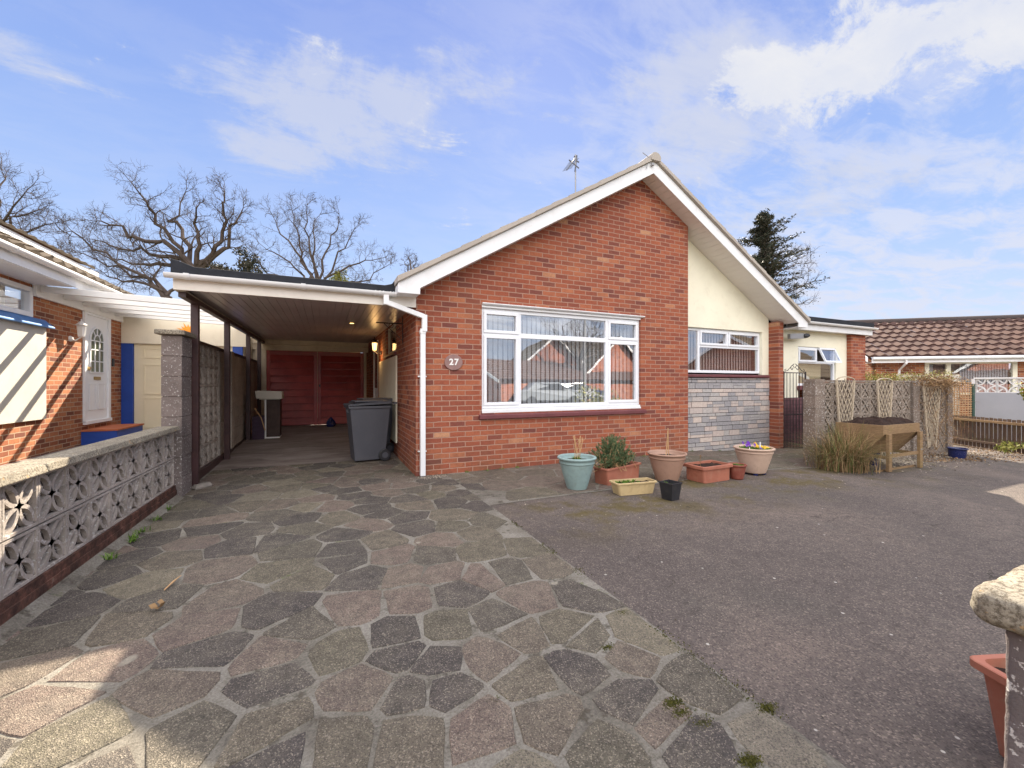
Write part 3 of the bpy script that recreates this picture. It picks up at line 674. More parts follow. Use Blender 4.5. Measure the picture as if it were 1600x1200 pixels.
lx, rx_ = 2.785, 4.47; tz = 2.06
win = window(house, WX0+.003, WX1-.003, WZ0+.07, WZ1-.05, MY, [(lx-.03, lx+.03, WZ0+.1, WZ1-.1), (rx_-.03, rx_+.03, WZ0+.1, WZ1-.1), (lx+.03, rx_-.03, tz-.04, tz+.035), (WX0+.05, lx-.03, tz-.025, tz+.025), (rx_+.03, WX1-.05, tz-.025, tz+.025)],
     [(lx+.02, rx_-.02, tz+.03, WZ1-.1), (lx+.02, rx_-.02, WZ0+.12, tz-.035), (WX0+.09, lx-.06, tz+.05, WZ1-.13), (WX0+.09, lx-.06, WZ0+.15, tz-.05), (rx_+.06, WX1-.09, tz+.05, WZ1-.13), (rx_+.06, WX1-.09, WZ0+.15, tz-.05)],
     casement=[(WX0+.045, lx-.02, tz+.018, WZ1-.095), (WX0+.045, lx-.02, WZ0+.115, tz-.018), (rx_+.02, WX1-.045, tz+.018, WZ1-.095), (rx_+.02, WX1-.045, WZ0+.115, tz-.018)])
hd = MB(); hd.prism([(WX0-.0, y, z) for y, z in [(YF-.02, WZ1-.012), (YF-.045, WZ1+.004), (YF-.045, WZ1+.018), (YF+.02, WZ1+.022), (YF+.02, WZ1-.012)]], (WX1-WX0+.06, 0, 0))
hd.box(WX0, WX1, YF+.003, YF+.06, WZ1-.048, WZ1-.014)
o = hd.build('drip_cap', 'upvc', win, bevel=.003); hd = MB()
hd.box(WX0+.002, WX1-.002, YF-.006, YF+.10, WZ0+.002, WZ0+.032); hd.box(WX0+.003, WX1-.003, YF+.012, YF+.10, WZ0+.034, WZ0+.066)
o = hd.build('sill_board', 'upvc', win, bevel=.003)
# recess window
rz = 2.08; rmx = 6.93
window(house, RW0, RW1-.003, RZ0+.03, RZ1-.003, YR+.06, [(rmx-.03, rmx+.03, RZ0+.08, RZ1-.05), (rmx+.03, RW1-.05, rz-.03, rz+.03), (7.74, 7.81, rz+.03, RZ1-.05)],
     [(RW0+.04, rmx-.02, RZ0+.06, RZ1-.04), (rmx+.02, RW1-.05, RZ0+.07, rz-.02), (rmx+.07, 7.71, rz+.07, RZ1-.09), (7.84, RW1-.09, rz+.07, RZ1-.09)],
     casement=[(rmx+.025, 7.76, rz+.02, RZ1-.045), (7.79, RW1-.045, rz+.02, RZ1-.045)], bl='blind_brown')
# side window + rear side door (seen along the carport)
swn = MB(); y0_, y1_, z0_, z1_ = SY0+.003, SY1-.003, SZ0+.003, SZ1-.003; xx = XL+.03
for a in ((y0_, y1_, z1_-.06, z1_), (y0_, y1_, z0_, z0_+.06), (y0_, y0_+.06, z0_+.06, z1_-.06), (y1_-.06, y1_, z0_+.06, z1_-.06)): swn.box(xx, xx+.06, a[0], a[1], a[2], a[3])
o = swn.build('window', 'cream_wood', house, bevel=.004); o.location = -HL
pn = MB(); pn.box(xx+.03, xx+.035, y0_+.04, y1_-.04, z0_+.04, z1_-.04); pn.build('pane', 'glass_dark', o)
k = MB(); k.add([(XL+.25, y0_, z0_), (XL+.25, y1_, z0_), (XL+.25, y1_, z1_), (XL+.25, y0_, z1_)], [(0, 1, 2, 3)]); k.build('room_recess', 'room', o)
k = MB(); k.box(XL-.045, XL+.03, SY0-.05, SY1+.05, SZ0-.05, SZ0-.001); hb(k, 'window_sill', 'sill', bevel=.004)
k = MB(); k.box(XL-.03, XL-.002, 7.48, 9.95, .26, 1.80); hb(k, 'rendered_panel', 'cream', bevel=.004, label='cream board fixed to the brick below the side window')
dr = MB(); dr.box(XL+.02, XL+.07, 10.42, 11.32, .1, 2.3)
dob = dr.build('side_door', 'door_white', house, bevel=.004); dob.location = -HL
k = MB(); k.box(XL-.01, XL+.08, 10.36, 10.42, .08, 2.36); k.box(XL-.01, XL+.08, 11.32, 11.38, .08, 2.36); k.box(XL-.01, XL+.08, 10.42, 11.32, 2.3, 2.36); k.build('door_frame', 'upvc', dob)
k = MB(); k.box(XL-.004, XL+.019, 10.6, 11.14, 1.2, 2.15); k.build('pane', 'glass_dark', dob)
# roof: stepped tile courses, bargeboards, soffits, ridge
YV = 5.56; EO = .30
def course_roof(xa, sgn, name_):
    m = MB(); nc = 15; x_e = (XL-EO) if sgn < 0 else (XR+.04+EO+.05)
    run = abs(RX-x_e); r2 = random.Random(5)
    for i in range(nc):
        a = i/nc; b = (i+1)/nc+.03
        xA = x_e+(RX-x_e)*a; xB = x_e+(RX-x_e)*min(1, b)
        zA = zs(xA)+.25+.035; zB = zs(xB)+.25+.012
        nT = 30
        for j in range(nT):
            yq = YV-.045-.004*(i % 2); ya = yq+(YB+.3-YV)*j/nT; yb = yq+(YB+.3-YV)*(j+1)/nT-.004
            m.ctone = r2.random(); dz_ = r2.uniform(-.002, .002)
            zt = .036
            m.add([(xA, ya, zA-zt-.03+dz_), (xA, yb, zA-zt-.03+dz_), (xB, yb, zB-zt), (xB, ya, zB-zt), (xA, ya, zA+.012+dz_), (xA, yb, zA+.012+dz_), (xB, yb, zB+.012), (xB, ya, zB+.012)],
                  [(0, 1, 2, 3), (4, 7, 6, 5), (0, 4, 5, 1), (2, 6, 7, 3), (0, 3, 7, 4), (1, 5, 6, 2)])
    # mortar verge under the tiles
    m.ctone = .2
    m.prism([(x_e+.01*sgn*-1, YV-.03, zs(x_e)+.215), (RX, YV-.03, zs(RX)+.215), (RX, YV-.03, zs(RX)+.275), (x_e+.01*sgn*-1, YV-.03, zs(x_e)+.275)], (0, .3, 0))
    m.add([(x_e, YV, zs(x_e)+.2), (RX, YV, ZA+.2), (RX, YB+.3, ZA+.2), (x_e, YB+.3, zs(x_e)+.2)], [(0, 1, 2, 3)])
    return hb(m, name_, 'tile_grey')
course_roof(XL, -1, 'roof_slope'); rs2 = course_roof(XR, 1, 'roof_slope')
rg = MB(); y = YV-.06
while y < YB+.3:
    pts = [(RX+.11*math.cos(a), 0, ZA+.235+.095*math.sin(a)) for a in [PI*k/10 for k in range(11)]]
    p2 = pts+[(RX-.10, 0, ZA+.19), (RX+.10, 0, ZA+.19)]
    rg.prism([(a, y, c_) for a, b, c_ in p2], (0, .44, 0)); y += .45
hb(rg, 'ridge_tiles', 'tile_grey')
xe_l, xe_r = XL-EO+.01, XR+.04+EO+.03
bl_ = MB()
for sg, xe in ((-1, xe_l), (1, xe_r)):
    m = MB()
    e_in = XL-.0 if sg < 0 else XR+.06
    poly = [(xe, zs(xe)+.21), (RX, ZA+.21), (RX, ZA-.005), (e_in, zs(e_in)-.005), (e_in, zs(e_in)-.09), (xe, zs(e_in)-.09)]
    m.prism([(x, YV, z) for x, z in poly], (0, .022, 0))
    hb(m, 'bargeboard', 'upvc', bevel=.003)
# joint line on the left box end, then soffit boards running front to back
sf = MB()
n = 44
def sofstrip(x0, x1, y1, boards):
    for i in range(boards):
        a = x0+(x1-x0)*i/boards; b = x0+(x1-x0)*(i+1)/boards; g_ = (x1-x0)/boards*.06
        sf.prism([(a, YV+.023, zs(a)+.002), (b-g_, YV+.023, zs(b-g_)+.002), (b-g_, YV+.023, zs(b-g_)+.012), (a, YV+.023, zs(a)+.012)], (0, y1-YV-.02, 0))
    sf.prism([(x0, YV+.023, zs(x0)+.016), (x1, YV+.023, zs(x1)+.016), (x1, YV+.023, zs(x1)+.03), (x0, YV+.023, zs(x0)+.03)], (0, y1-YV-.02, 0))
sofstrip(XL, RX, YF+.003, 30); sofstrip(RX, XB+.0, YF+.003, 9); sofstrip(XB+.001, XR+.06, YR+.003, 26)
hb(sf, 'soffit', 'soffit')
bx = MB()
bx.box(xe_l+.002, XL-.005, YV+.024, YF+.3, zs(XL)-.088, zs(XL)-.078); bx.box(xe_l, xe_l+.02, YV+.024, YB, zs(XL)-.089, zs(xe_l)+.2)
hb(bx, 'eaves_box', 'upvc', bevel=.003); bx = MB()
bx.box(XR+.06, xe_r-.002, YV+.024, YB, zs(XR+.06)-.088, zs(XR+.06)-.076); bx.box(xe_r-.02, xe_r, YV+.024, YB, zs(XR+.06)-.087, zs(xe_r)+.2)
hb(bx, 'eaves_box', 'upvc', bevel=.003)
dt = MB(); dt.box(XL-.035, XL-.029, YV-.003, YV, zs(XL)-.09, zs(XL)+.18); hb(dt, 'fascia_joint_trim', 'upvc')
k = MB(); k.box(XL-.5, XL+.001, YF-.0, YF+.0, 0, 0) if False else None
# house number plaque
pq = thing('house_number_plaque', 'oval brown plaque reading 27 on the brick beside the big window', 'house number', (1.70, YF, 1.615))
k = MB(); k.smooth = False; n = 40
def oval(m, rx, rz, y0, y1): m.add([(rx*math.cos(2*PI*i/n), y0, rz*math.sin(2*PI*i/n)) for i in range(n)]+[(rx*math.cos(2*PI*i/n), y1, rz*math.sin(2*PI*i/n)) for i in range(n)], [tuple(range(n)), tuple(range(n, 2*n))[::-1]]+[(i, n+i, n+(i+1) % n, (i+1) % n) for i in range(n)])
oval(k, .135, .115, -.022, .0); k.build('plaque', varied('brown_slate', (.27, .16, .145), .15, 8, .5, .2, 60), pq, bevel=.005)
def text(s, size, m, parent, loc, name='numeral', ext=.004, rot=(PI/2, 0, 0)):
    cu = bpy.data.curves.new(name, 'FONT'); cu.body = s; cu.size = size; cu.extrude = ext; cu.align_x = 'CENTER'; cu.align_y = 'CENTER'; cu.offset = .004
    to = bpy.data.objects.new(name, cu); COL.objects.link(to)
    dg = bpy.context.evaluated_depsgraph_get(); me = bpy.data.meshes.new_from_object(to.evaluated_get(dg))
    bpy.data.objects.remove(to, do_unlink=True)
    o = bpy.data.objects.new(name, me); me.materials.append(M[m]); COL.objects.link(o); o.parent = parent; o.location = loc; o.rotation_euler = rot
    return o
text('2', .125, 'white', pq, (-.036, -.024, 0)); text('7', .125, 'white', pq, (.038, -.024, 0))
# aerial on the roof
az = zs(4.54)+.25
ae = thing('tv_aerial', 'thin metal TV aerial on a mast on the left roof slope', 'aerial', (4.54, 7.0, az))
k = MB(); k.tube([(0, 0, -.05), (0, 0, 5.86-az)], .014, 8); k.build('mast', 'stainless', ae)
k = MB(); k.tube([(-.05, -.05, 5.74-az), (-.36, -.25, 5.36-az)], .012, 6)
for i in range(9):
    f = i/8; c_ = Vector((-.07-.27*f, -.06-.18*f, 5.71-az-.33*f)); k.tube([c_+Vector((.05, -.09, .0)), c_+Vector((-.05, .09, 0))], .004, 5)
k.build('boom', 'aerial', ae)
k = MB(); k.tube([(-.01, 0, 5.52-az), (.03, 0, 5.85-az)], .016, 6); k.tube([(-.18, -.05, 5.69-az), (.09, .02, 5.62-az)], .014, 6); k.tube([(.0, 0, 5.75-az), (.09, .02, 5.74-az)], .016, 6); k.tube([(-.03, 0, 5.83-az), (.02, .02, 5.78-az)], .012, 6)
k.build('reflector', 'aerial', ae)
k = MB(); k.tube([(4.93, YV-.035, 5.24), (5.05, YV-.03, 5.20), (5.13, YV-.02, 5.13), (5.15, YV-.02, 5.11)], .006, 5); k.tube([(5.06, YV-.03, 5.19), (5.05, YV-.03, 5.10), (5.03, YV-.02, 5.0)], .006, 5); k.lathe([(.001, 0), (.03, .01), (.018, .05), (.001, .07)], (5.155, YV-.03, 5.06), 10)
tag(k.build('aerial_cable', 'stainless'), 'thin grey cable and clip hanging over the bargeboard just below the ridge', 'cable')

# ------------------------------------------------------------------ carport
cp = thing('carport', 'open flat roofed carport with black felt edge, white gutter and dark posts', 'carport', (-.2, 5.85, 0))
CPL = Vector((-.2, 5.85, 0))
def cb_(mb, name, m, **kw): o = mb.build(name, m, cp, **kw); o.location = -CPL; return o
cx0, cx1, cy0, cy1 = -1.56, 1.155, 5.82, 12.8
zf = 2.40; zb = 2.49                                                     # soffit height front / back
k = MB(); n = 26
for i in range(n):
    a = cx0+.06+(cx1-cx0-.06)*i/n; b = cx0+.06+(cx1-cx0-.06)*(i+1)/n-.007
    k.prism([(a, cy0+.03, zf), (b, cy0+.03, zf), (b, cy0+.03, zf+.012), (a, cy0+.03, zf+.012)], (0, cy1-cy0-.03, zb-zf))
k.prism([(cx0+.06, cy0+.03, zf+.014), (cx1, cy0+.03, zf+.014), (cx1, cy0+.03, zf+.03), (cx0+.06, cy0+.03, zf+.03)], (0, cy1-cy0-.03, zb-zf))
cb_(k, 'soffit', 'carport_soffit')
k = MB(); k.prism([(cx0-.02, cy0-.02, 2.535), (cx1-.28, cy0-.02, 2.535), (cx1-.28, cy0-.02, 2.72), (cx1-.33, cy0-.02, 2.66), (cx1-.42, cy0-.02, 2.635), (cx0+.20, cy0-.02, 2.635), (cx0+.06, cy0-.02, 2.69), (cx0-.02, cy0-.02, 2.71)], (0, cy1-cy0+.1, .09))
cb_(k, 'felt_roof', 'felt', bevel=.01)
k = MB(); k.box(cx0, cx1+.0, YF-.035, YF-.012, 2.365, 2.53)
M['fascia_cream'] = varied('off_white_fascia', (.74, .70, .64), .04, 1.4, .45, .04, 30, .4, (.50, .46, .40), .3)
cb_(k, 'front_fascia', 'fascia_cream', bevel=.003)
k = MB(); k.prism([(cx0, YF-.01, 2.37), (cx0+.022, YF-.01, 2.37), (cx0+.022, YF-.01, 2.54), (cx0, YF-.01, 2.54)], (0, cy1-YF, .08))
k.prism([(cx0+.005, YF, 2.36), (cx0+.10, YF, 2.36), (cx0+.10, YF, 2.372), (cx0+.005, YF, 2.372)], (0, cy1-YF, .08))
cb_(k, 'side_fascia', 'cream_pale')
k = MB(); k.prism([(-1.535, YF+.05, 2.30), (-1.465, YF+.05, 2.30), (-1.465, YF+.05, 2.375), (-1.535, YF+.05, 2.375)], (0, cy1-YF-.05, .08)); cb_(k, 'side_beam', 'darksteel')
# gutter: half round trough with brackets
def gutter(m, x0, x1, yc, zc, r=.052, thick=.004, n=10):
    ins, out = [], []
    for i in range(n+1):
        a = PI+PI*i/n; out.append((yc+r*math.cos(a), zc+r*math.sin(a))); ins.append((yc+(r-thick)*math.cos(a), zc+(r-thick)*math.sin(a)))
    prof = out+ins[::-1]; m.prism([(x0, y, z) for y, z in prof], (x1-x0, 0, 0))
    for x in (x0, x1-.004): m.prism([(x, y, z) for y, z in out], (.004, 0, 0))
gt = MB(); GY = YF-.035-.058; gutter(gt, cx0-.06, cx1-.27, GY, 2.53); 
for x in (cx0+.12, -.27): 
    k2 = MB(); gt.prism([(x, GY+.058*math.cos(PI+PI*i/10), 2.53+.058*math.sin(PI+PI*i/10)) for i in range(11)]+[(x, GY+.058, 2.536), (x, GY-.058, 2.536)], (.05, 0, 0))
for x in (.60, .655, .70, .79, .83): gt.prism([(x, GY+.057*math.cos(PI+PI*i/10), 2.53+.057*math.sin(PI+PI*i/10)) for i in range(11)]+[(x, GY+.057, 2.534), (x, GY-.057, 2.534)], (.014, 0, 0))
cb_(gt, 'gutter', 'upvc')
dp = MB(); xo = .745
dp.box(xo-.035, xo+.035, GY-.035, GY+.035, 2.36, 2.50)
dp.bar((xo, GY, 2.395), (1.26, GY+.01, 2.235), .066, .066, (0, 1, 0)); dp.box(1.225, 1.295, GY-.023, GY+.045, 2.03, 2.262)
dp.box(1.205, 1.275, YF-.10, YF-.035, .02, 2.07); dp.box(1.20, 1.28, YF-.105, YF-.03, 2.0, 2.05)
dp.prism([(1.225, GY-.02, 2.07), (1.295, GY-.02, 2.07), (1.275, GY+.0, 2.0), (1.205, GY, 2.0)], (0, .05, 0))
dp.box(1.18, 1.30, YF-.06, YF-.001, 1.395, 1.415); dp.box(1.18, 1.30, YF-.06, YF-.001, .35, .365)
cb_(dp, 'downpipe', 'upvc', bevel=.006)
posts = [6.44, 8.32, 10.42, 12.03]
for y in posts:
    z0 = zg(-1.4, y); zt = 2.31+.08*(y-YF)/(cy1-YF)
    k = MB(); k.box(-1.54, -1.46, y-.04, y+.04, z0-.02, zt); cb_(k, 'post', 'darksteel', bevel=.004)
for (x, y) in ((.45, 8.2),):
    s_ = thing('ceiling_spotlight', 'small round lit spotlight set in the carport ceiling', 'spotlight', (x, y, zf+.09*(y-cy0)/(cy1-cy0)))
    k = MB(); k.lathe([(.055, -.006), (.058, .0), (.04, .002)], (0, 0, -.003), 20); k.build('rim', 'brass', s_)
    k = MB(); k.lathe([(.036, -.012), (.036, -.0075)], (0, 0, 0), 16); k.build('bulb', 'spot_glow', s_)
# ------------------------------------------------------------------ garage with its boarded doors
ga = thing('garage', 'garage front at the back of the carport with cream lintel and red brown doors', 'garage', (-.2, 12.8, .15))
GL = Vector((-.2, 12.8, .15))
def gb(mb, name, m, parent=None, **kw):
    o = mb.build(name, m, parent or ga, **kw); o.location = -GL if parent is None else (0, 0, 0); return o
gd = Vector((0, 0, 0))
k = MB(); k.box(-1.75, 1.155, 12.80, 12.86, 2.215, 2.36); k.box(-1.75, 1.155, 12.78, 12.86, 2.37, 2.62); k.box(-1.70, -1.475, 12.80, 12.86, .1, 2.212); gb(k, 'cream_lintel', 'cream_wood', bevel=.004)
k = MB(); k.box(1.03, 1.10, 12.80, 12.86, .14, 2.212); gb(k, 'door_frame', 'cream_wood', bevel=.004); k = MB(); k.box(-1.475, -1.435, 12.795, 12.86, .14, 2.21); gb(k, 'door_frame', 'cream_wood', bevel=.004)
for sx0, sx1 in ((-1.432, -.20), (-.194, 1.028)):
    f = MB(); f.box(sx0, sx1, 12.86, 12.88, .16, 2.21)
    st_ = .085; f.box(sx0+.001, sx0+st_, 12.805, 12.858, .16, 2.20); f.box(sx1-st_, sx1-.001, 12.805, 12.858, .16, 2.20); f.box(sx0+st_, sx1-st_, 12.828, 12.858, 2.10, 2.20)
    nb_ = 10; z0, z1 = .17, 2.10
    for i in range(nb_):
        a = z0+(z1-z0)*i/nb_; b = z0+(z1-z0)*(i+1)/nb_
        f.prism([(sx0+st_, 12.800, a+.016), (sx0+st_, 12.850, b-.004), (sx0+st_, 12.858, b-.004), (sx0+st_, 12.858, a+.03)], (sx1-sx0-2*st_, 0, 0))
    o = gb(f, 'door_leaf', 'redwood', bevel=.003)
    if sx0 > -.3:
        k = MB(); k.box(-.16, -.12, 12.80, 12.824, 1.22, 1.29); k.lathe([(.018, 0), (.018, .03)], (-.14, 12.80, 1.23), 10); k.build('lock', 'blackp', o)
k = MB(); k.box(-1.75, -1.70, 12.87, 16, 0, 2.5); k.box(-1.7, 1.155, 15.9, 16, 0, 2.5); k.box(-1.75, 1.155, 12.87, 16, 2.5, 2.55); gb(k, 'garage_shell', 'cream_wood')
# lantern on the side wall, hanging bracket
def lantern(name, label, loc, rz, bodym, glowm, lit):
    t = thing(name, label, 'wall lantern', loc, rz)                      # local +x points away from the wall
    k = MB(); k.smooth = True; k.lathe([(.001, -.05), (.045, -.03), (.045, .03), (.001, .05)], (0, 0, -.02), 16); o = k.build('wall_plate', bodym, t); o.rotation_euler = (0, 0, 0)
    k = MB(); k.tube([(0.01, 0, -.02), (.07, 0, -.05), (.13, 0, .0), (.15, 0, .10), (.15, 0, .12)], .012, 8); k.build('arm', bodym, t)
    k = MB(); k.lathe([(.06, .0), (.085, .02), (.05, .05), (.03, .075), (.012, .085), (.010, .12), (.001, .13)], (.15, 0, .20), 8); k.lathe([(.001, -.0), (.03, .005), (.048, .02), (.05, .028)], (.15, 0, .0), 8); 
    for i in range(6):
        a = 2*PI*i/6; k.tube([(.15+.045*math.cos(a), .045*math.sin(a), .03), (.15+.062*math.cos(a), .062*math.sin(a), .20)], .004, 4)
    k.build('lantern_cage', bodym, t)
    k = MB(); k.lathe([(.038, .0), (.055, .165)], (.15, 0, .032), 6); k.build('lamp_glass', glowm, t)
    return t
lt = lantern('wall_lantern', 'black coach lantern, lit, on the brick wall inside the carport', (XL, 9.72, 2.02), PI, 'iron', 'lamp_glow', True)
pl = bpy.data.lights.new('lantern_bulb', 'POINT'); pl.energy = 1.3; pl.color = (1, .55, .2); pl.shadow_soft_size = .06
plo = bpy.data.objects.new('lantern_bulb', pl); COL.objects.link(plo); plo.parent = lt; plo.location = (.15, 0, -.06)
k = MB(); bz = 2.28; by = 6.9
k.box(XL-.012, XL-.002, by-.015, by+.015, bz-.32, bz+.12); k.bar((XL-.01, by, bz), (XL-.42, by, bz), .012, .02); k.bar((XL-.01, by, bz-.27), (XL-.30, by, bz-.01), .01, .01)
for q in range(2):
    cx_ = XL-.09-.1*q; k.tube([(cx_+.035*math.cos(a), by, bz-.07+.03*q+.035*math.sin(a)) for a in [2*PI*i/12*1.3 for i in range(13)]], .005, 5)
tag(k.build('hanging_basket_bracket', 'iron'), 'empty black iron basket bracket on the side brick wall near the downpipe', 'bracket')

# ------------------------------------------------------------------ pierced screen walls
def rib(m, pts, w_, d0, d1, frm):
    """flat ribbon following pts (u, v) with width w_, from depth d0 to d1; frm maps (u, v, d) to world"""
    n = len(pts); L = []; Rr = []
    for i in range(n):
        a = Vector(pts[max(0, i-1)]); b = Vector(pts[min(n-1, i+1)]); d = (b-a).normalized(); nn = Vector((-d.y, d.x)); p = Vector(pts[i])
        L.append(p+nn*w_/2); Rr.append(p-nn*w_/2)
    v = [];
    for p in L: v.append(frm(p.x, p.y, d0))
    for p in Rr: v.append(frm(p.x, p.y, d0))
    for p in L: v.append(frm(p.x, p.y, d1))
    for p in Rr: v.append(frm(p.x, p.y, d1))
    fs = []
    for i in range(n-1):
        fs += [(i, i+1, n+i+1, n+i), (2*n+i, 3*n+i, 3*n+i+1, 2*n+i+1), (i, 2*n+i, 2*n+i+1, i+1), (n+i, n+i+1, 3*n+i+1, 3*n+i)]
    m.add(v, fs)
def screen_block(m, frm, u0, v0, S, d, relief=False, rw=.025):
    e = .016
    # surround
    for (a, b, c_, dd) in ((u0, v0, u0+S, v0+e), (u0, v0+S-e, u0+S, v0+S), (u0, v0+e, u0+e, v0+S-e), (u0+S-e, v0+e, u0+S, v0+S-e)):
        q = [frm(a, b, 0), frm(c_, b, 0), frm(c_, dd, 0), frm(a, dd, 0), frm(a, b, d), frm(c_, b, d), frm(c_, dd, d), frm(a, dd, d)]
        m.add(q, [(0, 1, 2, 3), (7, 6, 5, 4), (0, 4, 5, 1), (1, 5, 6, 2), (2, 6, 7, 3), (3, 7, 4, 0)])
    c = Vector((u0+S/2, v0+S/2)); H = S/2-e*.6
    for sx, sy in ((1, 1), (1, -1), (-1, 1), (-1, -1)):
        end = c+Vector((sx*H, sy*H)); ax = (end-c); L = ax.length; ax.normalize(); nn = Vector((-ax.y, ax.x))
        for sd in (1, -1):
            pts = []
            for i in range(9):
                t_ = i/8; pts.append(tuple(c+ax*(L*t_)+nn*sd*(L*.20*math.sin(PI*t_))))
            rib(m, pts, rw, .008, d-.008, frm)
    if relief:
        q = [frm(u0+e, v0+e, d*.45), frm(u0+S-e, v0+e, d*.45), frm(u0+S-e, v0+S-e, d*.45), frm(u0+e, v0+S-e, d*.45)]; m.add(q, [(0, 1, 2, 3)])
def fX(X): return lambda u, v, d: (X-d, u, v)                            # wall facing +X, u = Y
def fY(Y): return lambda u, v, d: (u, Y+d, v)                            # wall facing -Y, u = X
S = .305
lw = thing('garden_wall', 'low pierced concrete block wall with pale coping along the left of the drive', 'wall', (-1.6, 3, 0)); LWO = Vector((-1.6, 3, 0))
def lb(mb, name, m, o=None, **kw): q = mb.build(name, m, lw, **kw); q.location = -LWO; return q
k = MB(); ny = 24
for i in range(ny):
    for j in range(2):
        u = 5.86-S*(i+1); screen_block(k, fX(-1.56), u, .155+j*(S+.004), S-.006, .06)
k.m = 1; k.box(-1.612, -1.594, 5.86-S*ny, 5.86, .155, .77); lb(k, 'screen_blocks', ['block', 'block_shade'])  # dark sheet added behind the holes, painted as their shade
k = MB(); y = 5.86-S*ny
while y < 5.84:
    L = min(RND.uniform(.58, .62), 5.86-y); k.add(*[[(-1.50+.006*RND.uniform(-1, 1), y+.004, .775), (-1.50, y+L-.004, .775), (-1.72, y+L-.004, .775), (-1.72, y+.004, .775), (-1.515, y+.004, .825), (-1.515+.006*RND.uniform(-1, 1), y+L-.004, .825), (-1.705, y+L-.004, .825), (-1.705, y+.004, .825)], [(0, 1, 5, 4), (1, 2, 6, 5), (2, 3, 7, 6), (3, 0, 4, 7), (4, 5, 6, 7), (3, 2, 1, 0)]]); y += L
lb(k, 'coping', 'coping', bevel=.008)
k = MB(); k.box(-1.70, -1.535, 5.86-S*ny, 5.86, -.1, .10); k.box(-1.69, -1.52, 5.86-S*ny, 5.86, .10, .150) if False else k.box(-1.68, -1.545, 5.86-S*ny, 5.86, .10, .152)
lb(k, 'footing', 'foot_brick')
k = MB(); k.prism([(-1.535, 5.86-S*ny, 0), (-1.46, 5.86-S*ny, 0), (-1.535, 5.86-S*ny, .045)], (0, S*ny, 0)); lb(k, 'mortar_fillet', 'mortar')
pp = thing('gate_pillar', 'tall grey concrete block pillar with flat cap between the two screen walls', 'pillar', (-1.6, 6.1, 0)); PO = Vector((-1.6, 6.1, 0))
k = MB(); z = 0; rr = random.Random(2)
while z < 1.85:
    h = .232; k.box(-1.69+rr.uniform(-.003, .003), -1.50+rr.uniform(-.003, .003), 5.90, 6.28, z, min(1.86, z+h-.009)); k.box(-1.68, -1.51, 5.91, 6.27, z+h-.009, z+h) ; z += h
q = k.build('shaft', 'block_grey', pp); q.location = -PO
k = MB(); k.box(-1.74, -1.46, 5.85, 6.33, 1.862, 1.915); q = k.build('cap', 'coping', pp, bevel=.01); q.location = -PO
k = MB(); 
for i in range(3): k.lathe([(.06, 0), (.07, .03), (.045, .06), (.001, .07)], (-1.44+.03*i, 6.28+.05*i, zg(-1.4, 6.3)-.01), 8, wob=lambda a, z: 1+.25*math.sin(3*a))
tag(k.build('rubble', 'concrete'), 'small lumps of old concrete at the foot of the first carport post', 'rubble')
hw = thing('screen_wall', 'tall grey patterned block wall behind the carport posts', 'wall', (-1.6, 9, 0)); HO = Vector((-1.6, 9, 0))
k = MB(); 
for i in range(6):
    for j in range(6): screen_block(k, fX(-1.60), 6.40+i*S, .115+.291*j, .289, .09, True, .020); 
q = k.build('patterned_blocks', 'block', hw); q.location = -HO
k = MB(); y = 8.24; rr = random.Random(9)
for j in range(9):
    z0 = .05+j*.20; y = 8.24-rr.uniform(0, .3)
    while y < 12.78:
        a, b = max(y, 8.24), min(y+.44, 12.78)
        if b > a+.03: k.box(-1.69, -1.592-rr.uniform(0, .006), a+.005, b-.004, z0+.004, z0+.196)
        y += .44
k.box(-1.685, -1.61, 8.24, 12.78, .0, 1.85); k.box(-1.6, -1.56, 9.05, 9.25, 0.05, 1.9)
q = k.build('plain_blocks', 'block', hw); q.location = -HO
k = MB(); k.box(-1.70, -1.57, 6.33, 12.78, 1.858, 1.895); k.box(-1.70, -1.55, 6.33, 12.78, 0, .115); q = k.build('capping', 'darksteel', hw); q.location = -HO
# low weeds along the wall foot
def tuft(m, x, y, z, n, L, W, spread=.6, rr=RND, droop=.35):
    for _ in range(n):
        a = rr.uniform(0, 2*PI); lean = rr.uniform(.05, spread); l = L*rr.uniform(.5, 1.1); m.ctone = rr.random()
        d = Vector((math.cos(a)*lean, math.sin(a)*lean, 1)).normalized(); sd = Vector((-math.sin(a), math.cos(a), 0))*W/2
        p0 = Vector((x+rr.gauss(0, .02), y+rr.gauss(0, .02), z)); p1 = p0+d*l*.5; p2 = p0+d*l*.85+Vector((math.cos(a), math.sin(a), -.3))*l*droop*lean; 
        m.add([p0-sd, p0+sd, p1+sd*.8, p1-sd*.8, p2], [(0, 1, 2, 3), (3, 2, 4)])
k = MB()
for y in (4.38, 4.47, 4.62, 4.95, 5.32, 4.0): tuft(k, -1.45+RND.uniform(-.02, .03), y+RND.uniform(-.03, .03), .01, 22, .07, .008, 1.2)
tag(k.build('weeds', 'leaf_green'), 'small green weeds growing in the joint along the low wall', 'weeds', kind='stuff')

